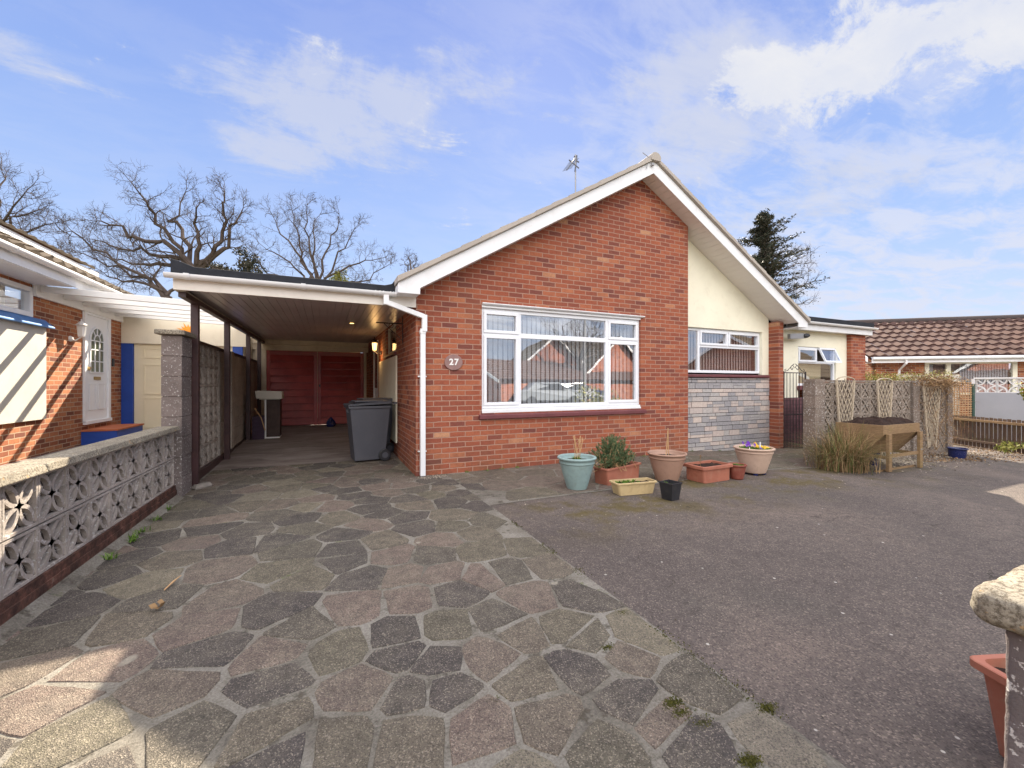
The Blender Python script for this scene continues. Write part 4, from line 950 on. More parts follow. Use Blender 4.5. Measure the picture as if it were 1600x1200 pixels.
# ------------------------------------------------------------------ bins and clutter
def make_bin(label):
    t = thing('wheelie_bin', label, 'bin')
    k = MB()
    w0, w1, d0, d1, H = .20, .245, .24, .32, .90
    q = [(-w0, -d0, .03), (w0, -d0, .03), (w0, d0, .03), (-w0, d0, .03), (-w1, -d1, H), (w1, -d1, H), (w1, d1, H), (-w1, d1, H)]
    k.add(q, [(0, 3, 2, 1), (4, 5, 6, 7), (0, 1, 5, 4), (1, 2, 6, 5), (2, 3, 7, 6), (3, 0, 4, 7)])
    for x in (-.06, .05): k.box(x-.008, x+.008, -d1-.012, -d1+.02, .80, .89)
    k.box(-w1-.02, w1+.02, -d1-.025, d1+.01, .885, .925)
    k.build('body', 'rubber', t, bevel=.018)
    l_ = MB(); l_.add([(-w1-.035, -d1-.045, .93), (w1+.035, -d1-.045, .93), (w1+.03, d1+.03, .96), (-w1-.03, d1+.03, .96), (-w1-.02, -d1-.03, .955), (w1+.02, -d1-.03, .955), (w1-.01, d1, 1.01), (-w1+.01, d1, 1.01)], [(0, 3, 2, 1), (4, 5, 6, 7), (0, 1, 5, 4), (1, 2, 6, 5), (2, 3, 7, 6), (3, 0, 4, 7)])
    l_.box(-w1+.06, w1-.06, -d1+.08, d1-.10, .985, 1.015)
    l_.build('lid', 'rubber', t, bevel=.014)
    h = MB(); h.tube([(-w1-.02, d1+.05, .95), (-w1-.04, d1+.09, .97), (w1+.04, d1+.09, .97), (w1+.02, d1+.05, .95)], .016, 8); h.build('handle', 'rubber', t)
    for s_ in (-1, 1):
        k = MB(); c_ = []
        for yy in (-.025, .025):
            for i in range(20): a = 2*PI*i/20; c_.append((s_*(w0+.03)+yy, d0-.01+.1*math.cos(a), .1+.1*math.sin(a)))
        k.add(c_, [tuple(range(20))[::-1], tuple(range(20, 40))]+[(i, (i+1) % 20, 20+(i+1) % 20, 20+i) for i in range(20)])
        wv_ = k.build('wheel', 'blackp', t, bevel=.012)
        k = MB(); c_ = []
        for yy in (.026, .034):
            for i in range(16): a = 2*PI*i/16; c_.append((s_*(w0+.03)+s_*yy, d0-.01+.05*math.cos(a), .1+.05*math.sin(a)))
        k.add(c_, [tuple(range(16)), tuple(range(16, 32))]+[(i, 16+i, 16+(i+1) % 16, (i+1) % 16) for i in range(16)]); k.build('hub', 'rubber', wv_)
    return t
bn = make_bin('dark grey wheelie bin standing nearest, in front of the cream side panel')
bn.location = (.66, 7.42, zg(.66, 7.4)); bn.rotation_euler = (0, 0, R(-84))
b2 = copy_tree(bn); b2['label'] = 'second dark bin, mostly hidden behind the front bin, only its lid showing'
b2.location = (.80, 8.05, zg(.8, 8.05)); b2.rotation_euler = (0, 0, R(-78))
for b in (bn, b2): b['group'] = 'wheelie bins in the carport'
cbn = thing('cupboard', 'narrow dark cupboard with white edges standing before the left garage door leaf', 'cupboard', (-1.04, 10.45, .11))
k = MB(); k.box(-.13, .13, .012, .4, 0.03, .86); k.build('carcass', varied('dark_stained_wood', (.06, .035, .028), .3, 6, .6, .2, 40), cbn)
k = MB(); k.box(-.16, -.131, 0, .4, 0, .9); k.box(-.13, .13, 0, .4, 0, .03); k.build('white_edging', 'white', cbn)
k = MB(); k.add([(-1.36, 10.42, .985), (-.86, 10.38, .975), (-.86, 10.85, .975), (-1.36, 10.85, .985), (-1.38, 10.42, 1.15), (-.87, 10.38, 1.13), (-.87, 10.85, 1.13), (-1.38, 10.85, 1.15)], [(0, 3, 2, 1), (4, 5, 6, 7), (0, 1, 5, 4), (1, 2, 6, 5), (2, 3, 7, 6), (3, 0, 4, 7)])
k.box(-1.30, -.90, 10.40, 10.8, .96, .98)
tag(k.build('polystyrene_block', 'cream_pale', bevel=.01), 'cream slab of packing resting on top of the narrow cupboard', 'packing block')
k = MB(); k.box(-1.42, -1.20, 10.35, 10.75, .10, .60)
for i in range(5): k.box(-1.425, -1.195, 10.34, 10.35, .14+.09*i, .19+.09*i)
tag(k.build('storage_crate', varied('dark_plum_plastic', (.035, .012, .035), .2, 5, .5), bevel=.008), 'dark plastic crate against the wall left of the narrow cupboard', 'crate')
k = MB(); k.tube([(-1.37, 10.33, .78), (-1.25, 10.31, .58), (-1.18, 10.33, .30)], .011, 6); tag(k.build('garden_cane', 'stick'), 'short orange brown stick leaning on the dark crate', 'stick')
k = MB(); k.lathe([(.001, 0), (.10, .01), (.12, .07), (.10, .16), (.03, .24), (.02, .26)], (.14, 12.2, .15), 12, wob=lambda a, z: 1+.12*math.sin(5*a+z*20)); tag(k.build('plastic_bag', 'bluepot'), 'crumpled blue and silver bag on the floor before the garage door', 'bag')

# ------------------------------------------------------------------ left neighbour
nb = thing('neighbour_bungalow', 'neighbouring bungalow on the left in orange brick with mossy tiled roof', 'house', (-4, 10, 0)); NO = Vector((-4, 10, 0))
def nbb(mb, name, m, par=None, **kw):
    q = mb.build(name, m, par or nb, **kw)
    if par is None: q.location = -NO
    return q
NX = -4.0
k = MB()
def nw(y0, y1, z0, z1): k.add([(NX, y0, z0), (NX, y1, z0), (NX, y1, z1), (NX, y0, z1)], [(3, 2, 1, 0)])
nw(-3, 6.3, 0, 2.8); nw(6.3, 8.60, 0, 2.30); nw(8.60, 10.03, 0, 2.85); nw(10.03, 11.05, 0, .60); nw(10.03, 11.05, 2.66, 2.85); nw(11.05, 11.6, 0, 2.85); nw(6.3, 8.6, 2.74, 2.85)
nbb(k, 'brick_wall', 'nbrick')
k = MB(); xx = NX-.03
for a in ((6.3, 8.60, 2.30, 2.37), (6.3, 8.60, 2.67, 2.74), (8.52, 8.60, 2.37, 2.67), (7.3, 7.38, 2.37, 2.67)): k.box(xx-.05, xx+.05, a[0], a[1], a[2], a[3])
wn = nbb(k, 'window', 'upvc', bevel=.005)
k = MB(); k.box(xx-.02, xx-.012, 6.35, 8.55, 2.33, 2.70); k.build('pane', 'glass', wn)
k = MB(); x_ = xx-.25; k.add([(x_, 6.3, 2.3), (x_, 8.6, 2.3), (x_, 8.6, 2.75), (x_, 6.3, 2.75)], [(0, 1, 2, 3)]); k.build('net_curtain', 'pink_curtain', wn)
k = MB(); k.box(NX+.005, NX+.045, 3.5, 8.86, .76, 2.17)
wb = nbb(k, 'cream_board', 'cream_pale', label='large plain cream board fixed over the brick wall')
k = MB(); k.prism([(NX-.0, 3.5, 2.30), (NX+.12, 3.5, 2.185), (NX+.12, 3.5, 2.17), (NX, 3.5, 2.172)], (0, 5.42, 0)); nbb(k, 'blue_flashing', varied('pale_blue_paint', (.10, .24, .52), .2, 6, .5))
# front door
k = MB(); k.box(NX-.05, NX+.0, 10.12, 10.96, .62, 2.58); dn = nbb(k, 'front_door', 'door_white')
k = MB(); k.box(NX-.03, NX+.03, 10.04, 10.12, .60, 2.66); k.box(NX-.03, NX+.03, 10.96, 11.04, .60, 2.66); k.box(NX-.03, NX+.03, 10.12, 10.96, 2.58, 2.66); k.box(NX-.03, NX+.05, 10.04, 11.04, .56, .62); k.build('door_frame', 'upvc', dn)
k = MB(); n = 14; yc = 10.54; ww = .26; zt = 2.12
arc = [(yc+ww*math.cos(PI*i/n), zt+ww*1.0*math.sin(PI*i/n)) for i in range(n+1)]
poly = arc+[(yc-ww, 1.52), (yc+ww, 1.52)]
k.prism([(NX+.002, y, z) for y, z in poly], (.003, 0, 0)); k.build('arched_pane', 'glass_obscure', dn)
k = MB(); k.prism([(NX-.0, y, z) for y, z in poly], (.0015, 0, 0)); k.build('pane_backing', varied('grey_green_glazing', (.22, .25, .20), .3, 20, .3), dn)
k = MB(); fr = fX(NX+.005)
fr = lambda u, v, d: (NX+.004+d, u, v)
rib(k, [(y, z) for y, z in poly+[poly[0]]], .035, 0, .014, fr)
for z in (1.73, 1.95, zt): rib(k, [(yc-ww, z), (yc+ww, z)], .02, 0, .012, fr)
for y in (yc-ww/3, yc+ww/3): rib(k, [(y, 1.52), (y, zt)], .02, 0, .012, fr)
rib(k, [(yc+ww*.45*math.cos(PI*i/8), zt+ww*.45*math.sin(PI*i/8)) for i in range(9)], .02, 0, .012, fr)
for a in (PI*.28, PI*.5, PI*.72): rib(k, [(yc+ww*.45*math.cos(a), zt+ww*.45*math.sin(a)), (yc+ww*math.cos(a), zt+ww*math.sin(a))], .02, 0, .012, fr)
for (a, b, c_, d_) in ((10.25, 10.49, .82, 1.30), (10.59, 10.83, .82, 1.30)): rib(k, [(a, c_), (b, c_), (b, d_), (a, d_), (a, c_)], .018, 0, .008, fr)
k.build('door_moulding', 'door_white', dn)
k = MB(); k.box(NX+.002, NX+.016, 10.42, 10.66, 1.38, 1.44); k.build('letter_plate', 'brass', dn); k = MB(); k.box(NX+.002, NX+.05, 10.16, 10.19, 1.55, 1.62); k.tube([(NX+.04, 10.17, 1.6), (NX+.04, 10.27, 1.6)], .01, 6); k.build('door_handle', 'brass', dn)
k = MB(); k.box(NX, NX+.5, 9.98, 11.15, .2, .44); k.m = 1; k.box(NX, NX+.52, 9.96, 11.17, .44, .47); nbb(k, 'doorstep', ['blue', 'red_step'])
k = MB(); k.box(NX+.031, NX+.055, 11.07, 11.13, 1.66, 1.82); tag(k.build('doorbell', 'blackp'), 'small black video doorbell on the frame of the white front door', 'doorbell')
lantern('wall_lantern', 'white coach lantern beside the neighbour\'s front door', (NX, 9.62, 2.10), 0, 'white', 'white', False)
# eaves, gutter, lower roof, upper roof
k = MB(); k.box(NX+.45, NX+.47, 3.0, 12.4, 2.80, 2.95); k.box(NX, NX+.45, 3.0, 8.62, 2.79, 2.80); nbb(k, 'fascia', 'upvc')
k = MB()
gpr = [(NX+.53+.06*math.cos(PI+PI*i/8), 2.97+.055*math.sin(PI+PI*i/8)) for i in range(9)]
k.prism([(x, 3.0, z) for x, z in gpr+[(NX+.475, 2.975), (NX+.585, 2.975)]][:9]+[(NX+.58, 3.0, 2.98), (NX+.48, 3.0, 2.98)], (0, 9.6, 0))
for y in (7.1, 8.9, 10.6): k.prism([(NX+.53+.066*math.cos(PI+PI*i/8), y, 2.97+.062*math.sin(PI+PI*i/8)) for i in range(9)], (0, .07, 0))
nbb(k, 'gutter', 'upvc')
def wave_roof(m, e0, e1, up, ncourse, pitch=.30, amp=.028, lift=.035, seg=6, rnd=None):
    """interlocking tiles: e0->e1 eaves line, up = vector eaves to ridge"""
    rnd = rnd or random.Random(4); e0 = Vector(e0); e1 = Vector(e1); up = Vector(up); al = (e1-e0); L = al.length; a1 = al.normalized(); nrm = a1.cross(up).normalized()
    if nrm.z < 0: nrm = -nrm
    nt = max(1, int(L/pitch)); prof = [0, .15, .62, 1, .80, .25]
    for c_ in range(ncourse):
        u0 = c_/ncourse; u1 = min(1, (c_+1.12)/ncourse)
        for j in range(nt):
            m.ctone = rnd.random(); base = e0+a1*(j*pitch); b = len(m.v); jig = rnd.uniform(-.003, .003)
            for (uu, li) in ((u0, -.02), (u0, lift), (u1, .004)):
                for s_ in range(seg+1):
                    hgt = prof[s_ % seg]*amp
                    p = base+a1*(pitch*s_/seg)+up*uu+nrm*((hgt+li+jig) if li > 0 else li*0+.0)
                    m.v.append(tuple(p))
            for r_ in range(2):
                for s_ in range(seg):
                    a = b+r_*(seg+1)+s_; m.face((a, a+1, a+seg+2, a+seg+1))
    return m
k = MB(); k.smooth = False
wave_roof(k, (NX+.50, 2.6, 2.99), (NX+.50, 13.4, 2.99), (-1.55, 0, .84), 6, amp=.04, lift=.045); nbb(k, 'lower_roof', 'tile_moss')
k = MB(); k.box(NX-1.02, NX-1.0, 2.6, 13.3, 3.66, 3.87); nbb(k, 'roof_upstand', varied('olive_board', (.20, .17, .06), .1, 3))
k = MB(); k.box(NX-1.0, NX-.97, 2.5, 13.2, 3.87, 3.965); nbb(k, 'upper_fascia', 'upvc')
k = MB(); wave_roof(k, (NX-.93, 2.4, 3.985), (NX-.93, 13.2, 3.985), (-2.6, 0, .9), 8); nbb(k, 'upper_roof', 'tile_moss')
k = MB(); k.box(NX-6, NX-.6, 3, 13, .1, 2.7); nbb(k, 'rear_walls', 'nbrick')
# pergola roof between neighbour house and carport
pg = thing('pergola', 'white painted pergola beams spanning from the orange brick wall over the neighbour\'s path', 'pergola', (-3, 8.7, 2.6)); PGO = Vector((-3, 8.7, 2.6))
for i, y in enumerate((8.69, 9.30, 9.91, 10.52, 11.13)):
    k = MB(); k.prism([(NX+.05, y, 2.70), (-1.80, y, 2.62), (-1.80, y, 2.715), (NX+.05, y, 2.80)], (0, .06, 0)); q = k.build('beam', 'white', pg, bevel=.006); q.location = -PGO
k = MB(); k.box(NX+.005, NX+.05, 8.6, 11.55, 2.62, 2.82); q = k.build('wall_plate', 'white', pg, bevel=.005); q.location = -PGO
k = MB(); k.box(NX+.05, -1.8, 9.2, 11.55, 2.79, 2.80) if False else k.box(-1.86, -1.80, 8.75, 11.55, 2.60, 2.70); q = k.build('edge_beam', 'white', pg, bevel=.005); q.location = -PGO
# neighbour garage
ng = thing('neighbour_garage', 'neighbour\'s cream garage with wide pale lintel board and blue frame', 'garage', (-3, 11.6, 0)); NGO = Vector((-3, 11.6, 0))
def ngb(mb, name, m, par=None, **kw):
    q = mb.build(name, m, par or ng, **kw)
    if par is None: q.location = -NGO
    return q
k = MB(); k.box(NX+.005, -1.70, 11.56, 11.62, 2.18, 2.78); k.lathe([(.015, 0), (.012, .01)], (-3.8, 11.55, 2.3), 8); ngb(k, 'lintel_board', varied('cream_painted_board', (.72, .66, .54), .05, 2, .7, .1, 30, .3, (.5, .44, .34), .25), bevel=.005)
k = MB(); k.box(NX+.005, NX+.20, 11.57, 11.64, .2, 2.178); ngb(k, 'blue_jamb', 'blue'); k = MB(); k.box(-1.98, -1.78, 11.57, 11.64, .2, 2.178); ngb(k, 'blue_jamb', 'blue')
k = MB(); k.box(NX+.205, -1.985, 11.63, 11.66, .2, 2.178)
dj = ngb(k, 'garage_door', varied('cream_door', (.76, .68, .50), .04, 2, .6, .1, 30, .3))
k = MB(); 
for a in ((-3.62, -2.95), (-2.80, -2.1)):
    for (z0, z1) in ((1.88, 2.08), (1.08, 1.72), (.35, .98)): rib(k, [(a[0], z0), (a[1], z0), (a[1], z1), (a[0], z1), (a[0], z0)], .02, 0, .012, lambda u, v, d: (u, 11.63-d, v))
k.build('door_moulding', varied('cream_door_mould', (.76, .68, .50), .04, 2, .6), dj)
k = MB(); k.box(NX, -1.76, 11.66, 17, 0, 2.75); ngb(k, 'garage_shell', 'cream_wood')
# sun ornament
so = thing('sun_ornament', 'orange metal sun ornament hung above the tall pillar cap', 'ornament', (-2.765, 11.55, 2.50))
k = MB(); k.lathe([(.001, 0), (.12, .005), (.12, .02), (.001, .035)], (0, 0, 0), 24); f_ = k.build('face', varied('amber_paint', (.75, .26, .01), .1, 8, .4), so); f_.rotation_euler = (PI/2, 0, 0)
k = MB()
for i in range(16):
    a = 2*PI*i/16; r1 = .23 if i % 2 else .18
    k.prism([(.12*math.cos(a-.15), -.012, .12*math.sin(a-.15)), (r1*math.cos(a), -.012, r1*math.sin(a)), (.12*math.cos(a+.15), -.012, .12*math.sin(a+.15))], (0, .01, 0))
k.build('rays', 'orange', so)
so.location = (-2.82, 11.55, 2.47)
# ------------------------------------------------------------------ flat roofed side extension of the bungalow
ex = thing('flat_roof_extension', 'flat roofed cream extension beyond the brick pier with small open casement', 'extension', (11, 6.2, -.3)); EXO = Vector((11, 6.2, -.3))
def eb(mb, name, m, par=None, **kw):
    q = mb.build(name, m, par or ex, **kw)
    if par is None: q.location = -EXO
    return q
YE = 6.2
k = MB(); ex0, ex1 = 10.26, 11.78; ez0, ez1 = 1.33, 2.20
shell(k, [[(XR, .98), (ex0, .98), (ex0, 2.6), (XR, 2.6)], [(ex1, .98), (12.25, .98), (12.25, 2.6), (ex1, 2.6)], [(ex0, ez1), (ex1, ez1), (ex1, 2.6), (ex0, 2.6)]], YE, .15, [((ex0, ez1), (ex1, ez1)), ((ex0, ez0), (ex0, ez1)), ((ex1, ez0), (ex1, ez1))])
eb(k, 'cream_render_wall', 'cream')
k = MB(); k.box(12.25, 12.90, YE-.10, YE+.3, -.4, 2.56); eb(k, 'brick_pier', 'brick_x')
k = MB(); k.add([(12.90, YE, -.4), (12.90, 12, -.4), (12.90, 12, 2.6), (12.90, YE, 2.6)], [(3, 2, 1, 0)][::-1]); k.add([(XR, YE+.16, -.4), (12.9, YE+.16, -.4), (12.9, 12, -.4), (XR, 12, -.4)], [(0, 1, 2, 3)]); eb(k, 'side_wall', 'brick_y')
k = MB(); rr = random.Random(11); k.m = 1; k.box(XR, 12.25, YE-.01, YE+.1, -.4, .98); k.m = 0; z = -.38
while z < .95:
    h = rr.choice([.06, .08, .11]); h = min(h, .975-z); x = XR-rr.random()*.2
    if h < .03: break
    while x < 12.24:
        L = rr.uniform(.16, .42); a, b = max(x, XR+.002), min(x+L, 12.248); k.ctone = rr.random()*.8
        if b-a > .03: k.box(a+.004, b-.004, YE-.03-rr.uniform(0, .006), YE-.011, z+.004, z+h-.004)
        x += L
    z += h
M['clad_maroon'] = varied('painted_maroon_stone', (.17, .085, .095), .3, 7, .85, .4, 50, .2)
eb(k, 'stone_cladding', ['clad_maroon', 'clad_joint'])
k = MB(); k.box(ex0-.04, ex1+.04, YE-.07, YE+.05, ez0-.17, ez0-.075); eb(k, 'window_sill', 'sill', bevel=.006)
k = MB(); bar_frame(k, ex0+.003, ex1-.003, ez0-.07, ez1-.003, .055, YE+.03, YE+.10); k.box(ex0+.05, ex1-.05, YE+.033, YE+.097, 1.80, 1.86); k.box(11.0, 11.06, YE+.033, YE+.097, 1.86, ez1-.05)
exw = eb(k, 'window', 'upvc_blue', bevel=.004)
k = MB(); bar_frame(k, ex0+.04, 10.99, 1.835, ez1-.04, .045, YE+.0, YE+.05); k.build('casement', 'upvc_blue', exw, bevel=.003)
k = MB()                                                                # the right casement stands open, hinged at its top
a_, b_ = 11.07, ex1-.05; 
for (x0, x1, v0, v1) in ((a_, b_, 0, .045), (a_, b_, .32, .365), (a_, a_+.045, .045, .32), (b_-.045, b_, .045, .32)):
    P_ = [];
    for (x, v, d) in ((x0, v0, 0), (x1, v0, 0), (x1, v1, 0), (x0, v1, 0), (x0, v0, .04), (x1, v0, .04), (x1, v1, .04), (x0, v1, .04)):
        t_ = (.365-v)/.365; P_.append((x, YE+.03-.16*t_-d, 1.80+v+.03))
    k.add(P_, [(0, 1, 2, 3), (7, 6, 5, 4), (0, 4, 5, 1), (1, 5, 6, 2), (2, 6, 7, 3), (3, 7, 4, 0)])
oc = k.build('open_casement', 'upvc_blue', exw)
k = MB(); k.add([(a_+.04, YE-.02-.14, 1.87), (b_-.04, YE-.02-.14, 1.87), (b_-.04, YE-.01, 2.155), (a_+.04, YE-.01, 2.155)], [(0, 1, 2, 3)]); k.build('pane', 'glass', oc)
k = MB(); k.box(ex0+.08, 10.96, YE+.02, YE+.025, 1.87, ez1-.08); k.box(ex0+.05, ex1-.05, YE+.06, YE+.065, ez0-.02, 1.81); k.build('pane', 'glass', exw)
k = MB(); k.box(ex0+.05, ex1-.35, YE+.16, YE+.17, ez0-.04, 1.80); k.build('roller_blind', 'pink_curtain', exw)
k = MB(); x0, x1 = ex0, ex1; z0, z1, ya, yb = ez0-.05, ez1, YE+.12, YE+.9
k.add([(x0, ya, z0), (x1, ya, z0), (x1, yb, z0), (x0, yb, z0), (x0, ya, z1), (x1, ya, z1), (x1, yb, z1), (x0, yb, z1)], [(0, 1, 2, 3), (7, 6, 5, 4), (3, 2, 6, 7), (0, 3, 7, 4), (2, 1, 5, 6)]); k.build('room_recess', 'room', exw)
k = MB(); k.box(XR+.32, 12.98, 5.98, 6.0, 2.56, 2.70); k.box(12.96, 12.98, 6.0, 12, 2.56, 2.70); k.box(XR, 12.96, 6.0, YE+.0, 2.575, 2.585); eb(k, 'fascia', 'upvc', bevel=.003)
k = MB(); gutter(k, XR+.30, 13.04, 5.92, 2.745, .05); eb(k, 'gutter', 'upvc')
k = MB(); k.box(XR+.1, 13.0, 5.95, 12, 2.705, 2.875); eb(k, 'felt_roof', 'felt', bevel=.008)
fl_ = thing('security_light', 'grey bracket with black lamp head on the cream wall above the iron gate', 'security light', (9.75, 6.0, 2.42))
k = MB(); k.box(-.10, .42, .0, .07, -.09, .03); k.build('housing', 'stainless', fl_, bevel=.01).rotation_euler = (0, R(-4), 0)
k = MB(); k.lathe([(.03, -.06), (.05, -.03), (.055, .05), (.03, .07)], (0, 0, 0), 12); k.lathe([(.025, 0), (.04, .05), (.02, .09)], (.0, .0, .06), 10); q = k.build('lamp_head', 'blackp', fl_); q.location = (.45, 0, 0); q.rotation_euler = (0, R(80), 0)
# iron gate
gx0, gx1 = 9.21, 9.98; gz = -.2; gtp = 1.58
gt_ = thing('iron_gate', 'tall narrow black wrought iron gate between the brick pier and the screen wall', 'gate', (gx0, 5.87, gz)); GO = Vector((gx0, 5.87, gz))
k = MB(); 
for x in (gx0, gx1): k.box(x-.012, x+.012, 5.858, 5.882, gz+.02, gtp)
for z in (gz+.06, .62, gtp-.03): k.box(gx0+.012, gx1-.012, 5.86, 5.88, z-.010, z+.010)
q = k.build('frame', 'iron', gt_); q.location = -GO
k = MB()
for i in range(1, 7): x = gx0+(gx1-gx0)*i/7; k.tube([(x, 5.87, gz+.07), (x, 5.87, gtp-.04)], .0065, 6, False)
for j in range(1, 11): z = gz+.06+(1.45-.0)*j/12*.72; k.tube([(gx0+.01, 5.878, z), (gx1-.01, 5.878, z)], .0035, 4, False)
for i in range(13): x = gx0+(gx1-gx0)*(i+.5)/14; k.tube([(x, 5.878, gz+.07), (x, 5.878, .95)], .0035, 4, False)
q = k.build('bars', 'iron', gt_); q.location = -GO
k = MB(); xm = (gx0+gx1)/2
for s_ in (-1, 1):
    p = []
    for i in range(26):
        f = i/25; a = PI*2.1*f; r = .07*(1-f*.75); p.append((xm+s_*(.02+.07+(-r)*math.cos(a)), 5.87, gtp+.075+r*math.sin(a)))
    k.tube(p, .007, 5)
    k.tube([(xm+s_*.02, 5.87, gtp+.17), (xm+s_*.10, 5.87, gtp+.13), (xm+s_*.25, 5.87, gtp+.02), (xm+s_*.33, 5.87, gtp-.0), (xm+s_*.35, 5.87, gtp+.04), (xm+s_*.30, 5.87, gtp+.05)], .007, 5)
q = k.build('scrolls', 'iron', gt_); q.location = -GO

# ------------------------------------------------------------------ pierced block wall on the right
rwl = thing('screen_block_wall', 'tan pierced block wall with patterned panels behind the raised wooden planter', 'wall', (10, 4.45, -.2)); RO = Vector((10, 4.45, -.2))
def rb(mb, name, m, **kw): q = mb.build(name, m, rwl, **kw); q.location = -RO; return q
YW = 4.42
k = MB(); rr = random.Random(12); z = -.25
while z < 1.36:
    h = .225; k.box(7.74+rr.uniform(-.004, .004), 8.02, YW-.03+rr.uniform(-.004, .004), YW+.17, z+.004, min(1.385, z+h-.004)); z += h
k.box(7.75, 8.01, YW-.02, YW+.16, -.3, 1.38); k.box(11.05, 11.30, YW-.03, YW+.16, -.4, 1.37); k.box(12.50, 12.72, YW-.04, YW+.18, -.4, 1.38)
rb(k, 'pilasters', 'block_tan')
k = MB(); S2 = .298
for i in range(15):
    u = 8.02+i*S2
    if 10.95 < u < 11.2: continue
    if u+S2 > 12.6: break
    for j in range(5):
        cx_ = u
        for s_ in (0,):
            screen_block(k, fY(YW), u, -.14+j*S2-.02, S2-.006, .09, False, .024)
            # finer inner cross ribs
            c_ = Vector((u+S2/2, -.16+j*S2+S2/2))
            for a in (0, PI/2, PI, PI*1.5): rib(k, [tuple(c_), (c_.x+.125*math.cos(a), c_.y+.125*math.sin(a))], .014, .01, .08, fY(YW))
rb(k, 'screen_blocks', 'block_rib')
k = MB(); k.box(8.02, 12.6, YW+.0, YW+.09, 1.335, 1.37); k.box(8.02, 12.6, YW, YW+.1, -.45, -.165); rb(k, 'top_course', 'block_tan'); k = MB(); k.box(8.03, 12.6, YW+.075, YW+.115, -.2, 1.33); rb(k, 'shade_backing', 'block_shade')  # backing sheet coloured dark to stand for shade inside the pierced blocks
# fan trellises
def trellis(label, xa, xb, ztop, lean=.05, y=YW-.06, top_c=.07):
    xm = (xa+xb)/2; zb_ = -.05; t = thing('fan_trellis', label, 'trellis', (xm, y, zb_), 0, 'fan trellises on the block wall')
    hw_ = (xb-xa)/2; hb_ = hw_*.42; H = ztop-zb_
    k = MB()
    def X(u, z): f = (z)/H; return u*(hb_+(hw_-hb_)*f)
    for u in (-1, 1): k.bar((X(u, 0), 0, 0), (X(u, H), 0, H), .022, .028)
    pts = [(hw_*math.cos(PI*i/12), 0, H+top_c*math.sin(PI*i/12)) for i in range(13)]
    for i in range(12): k.bar(pts[i], pts[i+1], .016, .022, (0, 1, 0))
    k.build('frame', 'trellis', t)
    k = MB()
    for u in (-.33, .33): pass
    nd = 9
    for s_ in (-1, 1):
        for i in range(-2, nd):
            z0 = i*H/(nd-1)*.95; z1 = z0+hw_*2*1.35; u0, u1 = -s_, s_
            # clip to the frame
            P = []
            for f in [q/12 for q in range(13)]:
                z = z0+(z1-z0)*f
                if 0 <= z <= H+top_c*.6: P.append((X(u0+(u1-u0)*f, min(z, H)), .008*s_, z))
            if len(P) > 2: k.bar(P[0], P[-1], .008, .014)
    k.build('lattice', 'trellis', t); return t
trellis('left arched fan trellis, nearest the grass clump, against the tan block wall', 8.30, 8.86, 1.36)
trellis('middle arched fan trellis against the tan block wall, behind the raised planter', 9.62, 10.16, 1.34)
trellis('right fan trellis tangled with dry brown stems near the end of the tan block wall', 11.36, 12.1, 1.28)
k = MB(); rr = random.Random(21)
for _ in range(130):
    x = rr.uniform(11.2, 12.7); z = rr.uniform(-.2, 1.2); y = YW-rr.uniform(.05, .25); p = [Vector((x, y, z))]; d = Vector((rr.uniform(-1, 1), rr.uniform(-.3, .3), rr.uniform(-.3, 1.2))).normalized()
    for i in range(5): d = (d+Vector((rr.uniform(-.5, .5), rr.uniform(-.3, .3), rr.uniform(-.4, .35)))).normalized(); p.append(p[-1]+d*.10)
    k.ctone = rr.random(); k.tube(p, [.004, .0035, .003, .003, .002, .001], 3, False)
for _ in range(340):
    x = rr.gauss(12.0, .42); z = 1.26+abs(rr.gauss(0, .08)); y = YW+rr.uniform(-.25, .3); k.ctone = rr.random()
    p = [Vector((x, y, z))]; d = Vector((rr.uniform(-1, 1), rr.uniform(-.6, .6), rr.uniform(-.3, .5))).normalized()
    for i in range(4): d = (d+Vector((rr.uniform(-.4, .4), rr.uniform(-.3, .3), rr.uniform(-.5, .3)))).normalized(); p.append(p[-1]+d*.08)
    k.tube(p, .003, 3, False)
for _ in range(900):
    x = rr.gauss(11.9, .5); k.ctone = rr.random(); k.leaf((x, YW+rr.uniform(-.3, .2), 1.28+abs(rr.gauss(0, .09))), (rr.uniform(-1, 1), rr.uniform(-1, 1), rr.uniform(-1, .5)), rr.uniform(.03, .06), .02)
tag(k.build('dead_climber', 'leaf_dry'), 'mass of dry brown climbing stems over the right end of the tan block wall', 'climbing plant')
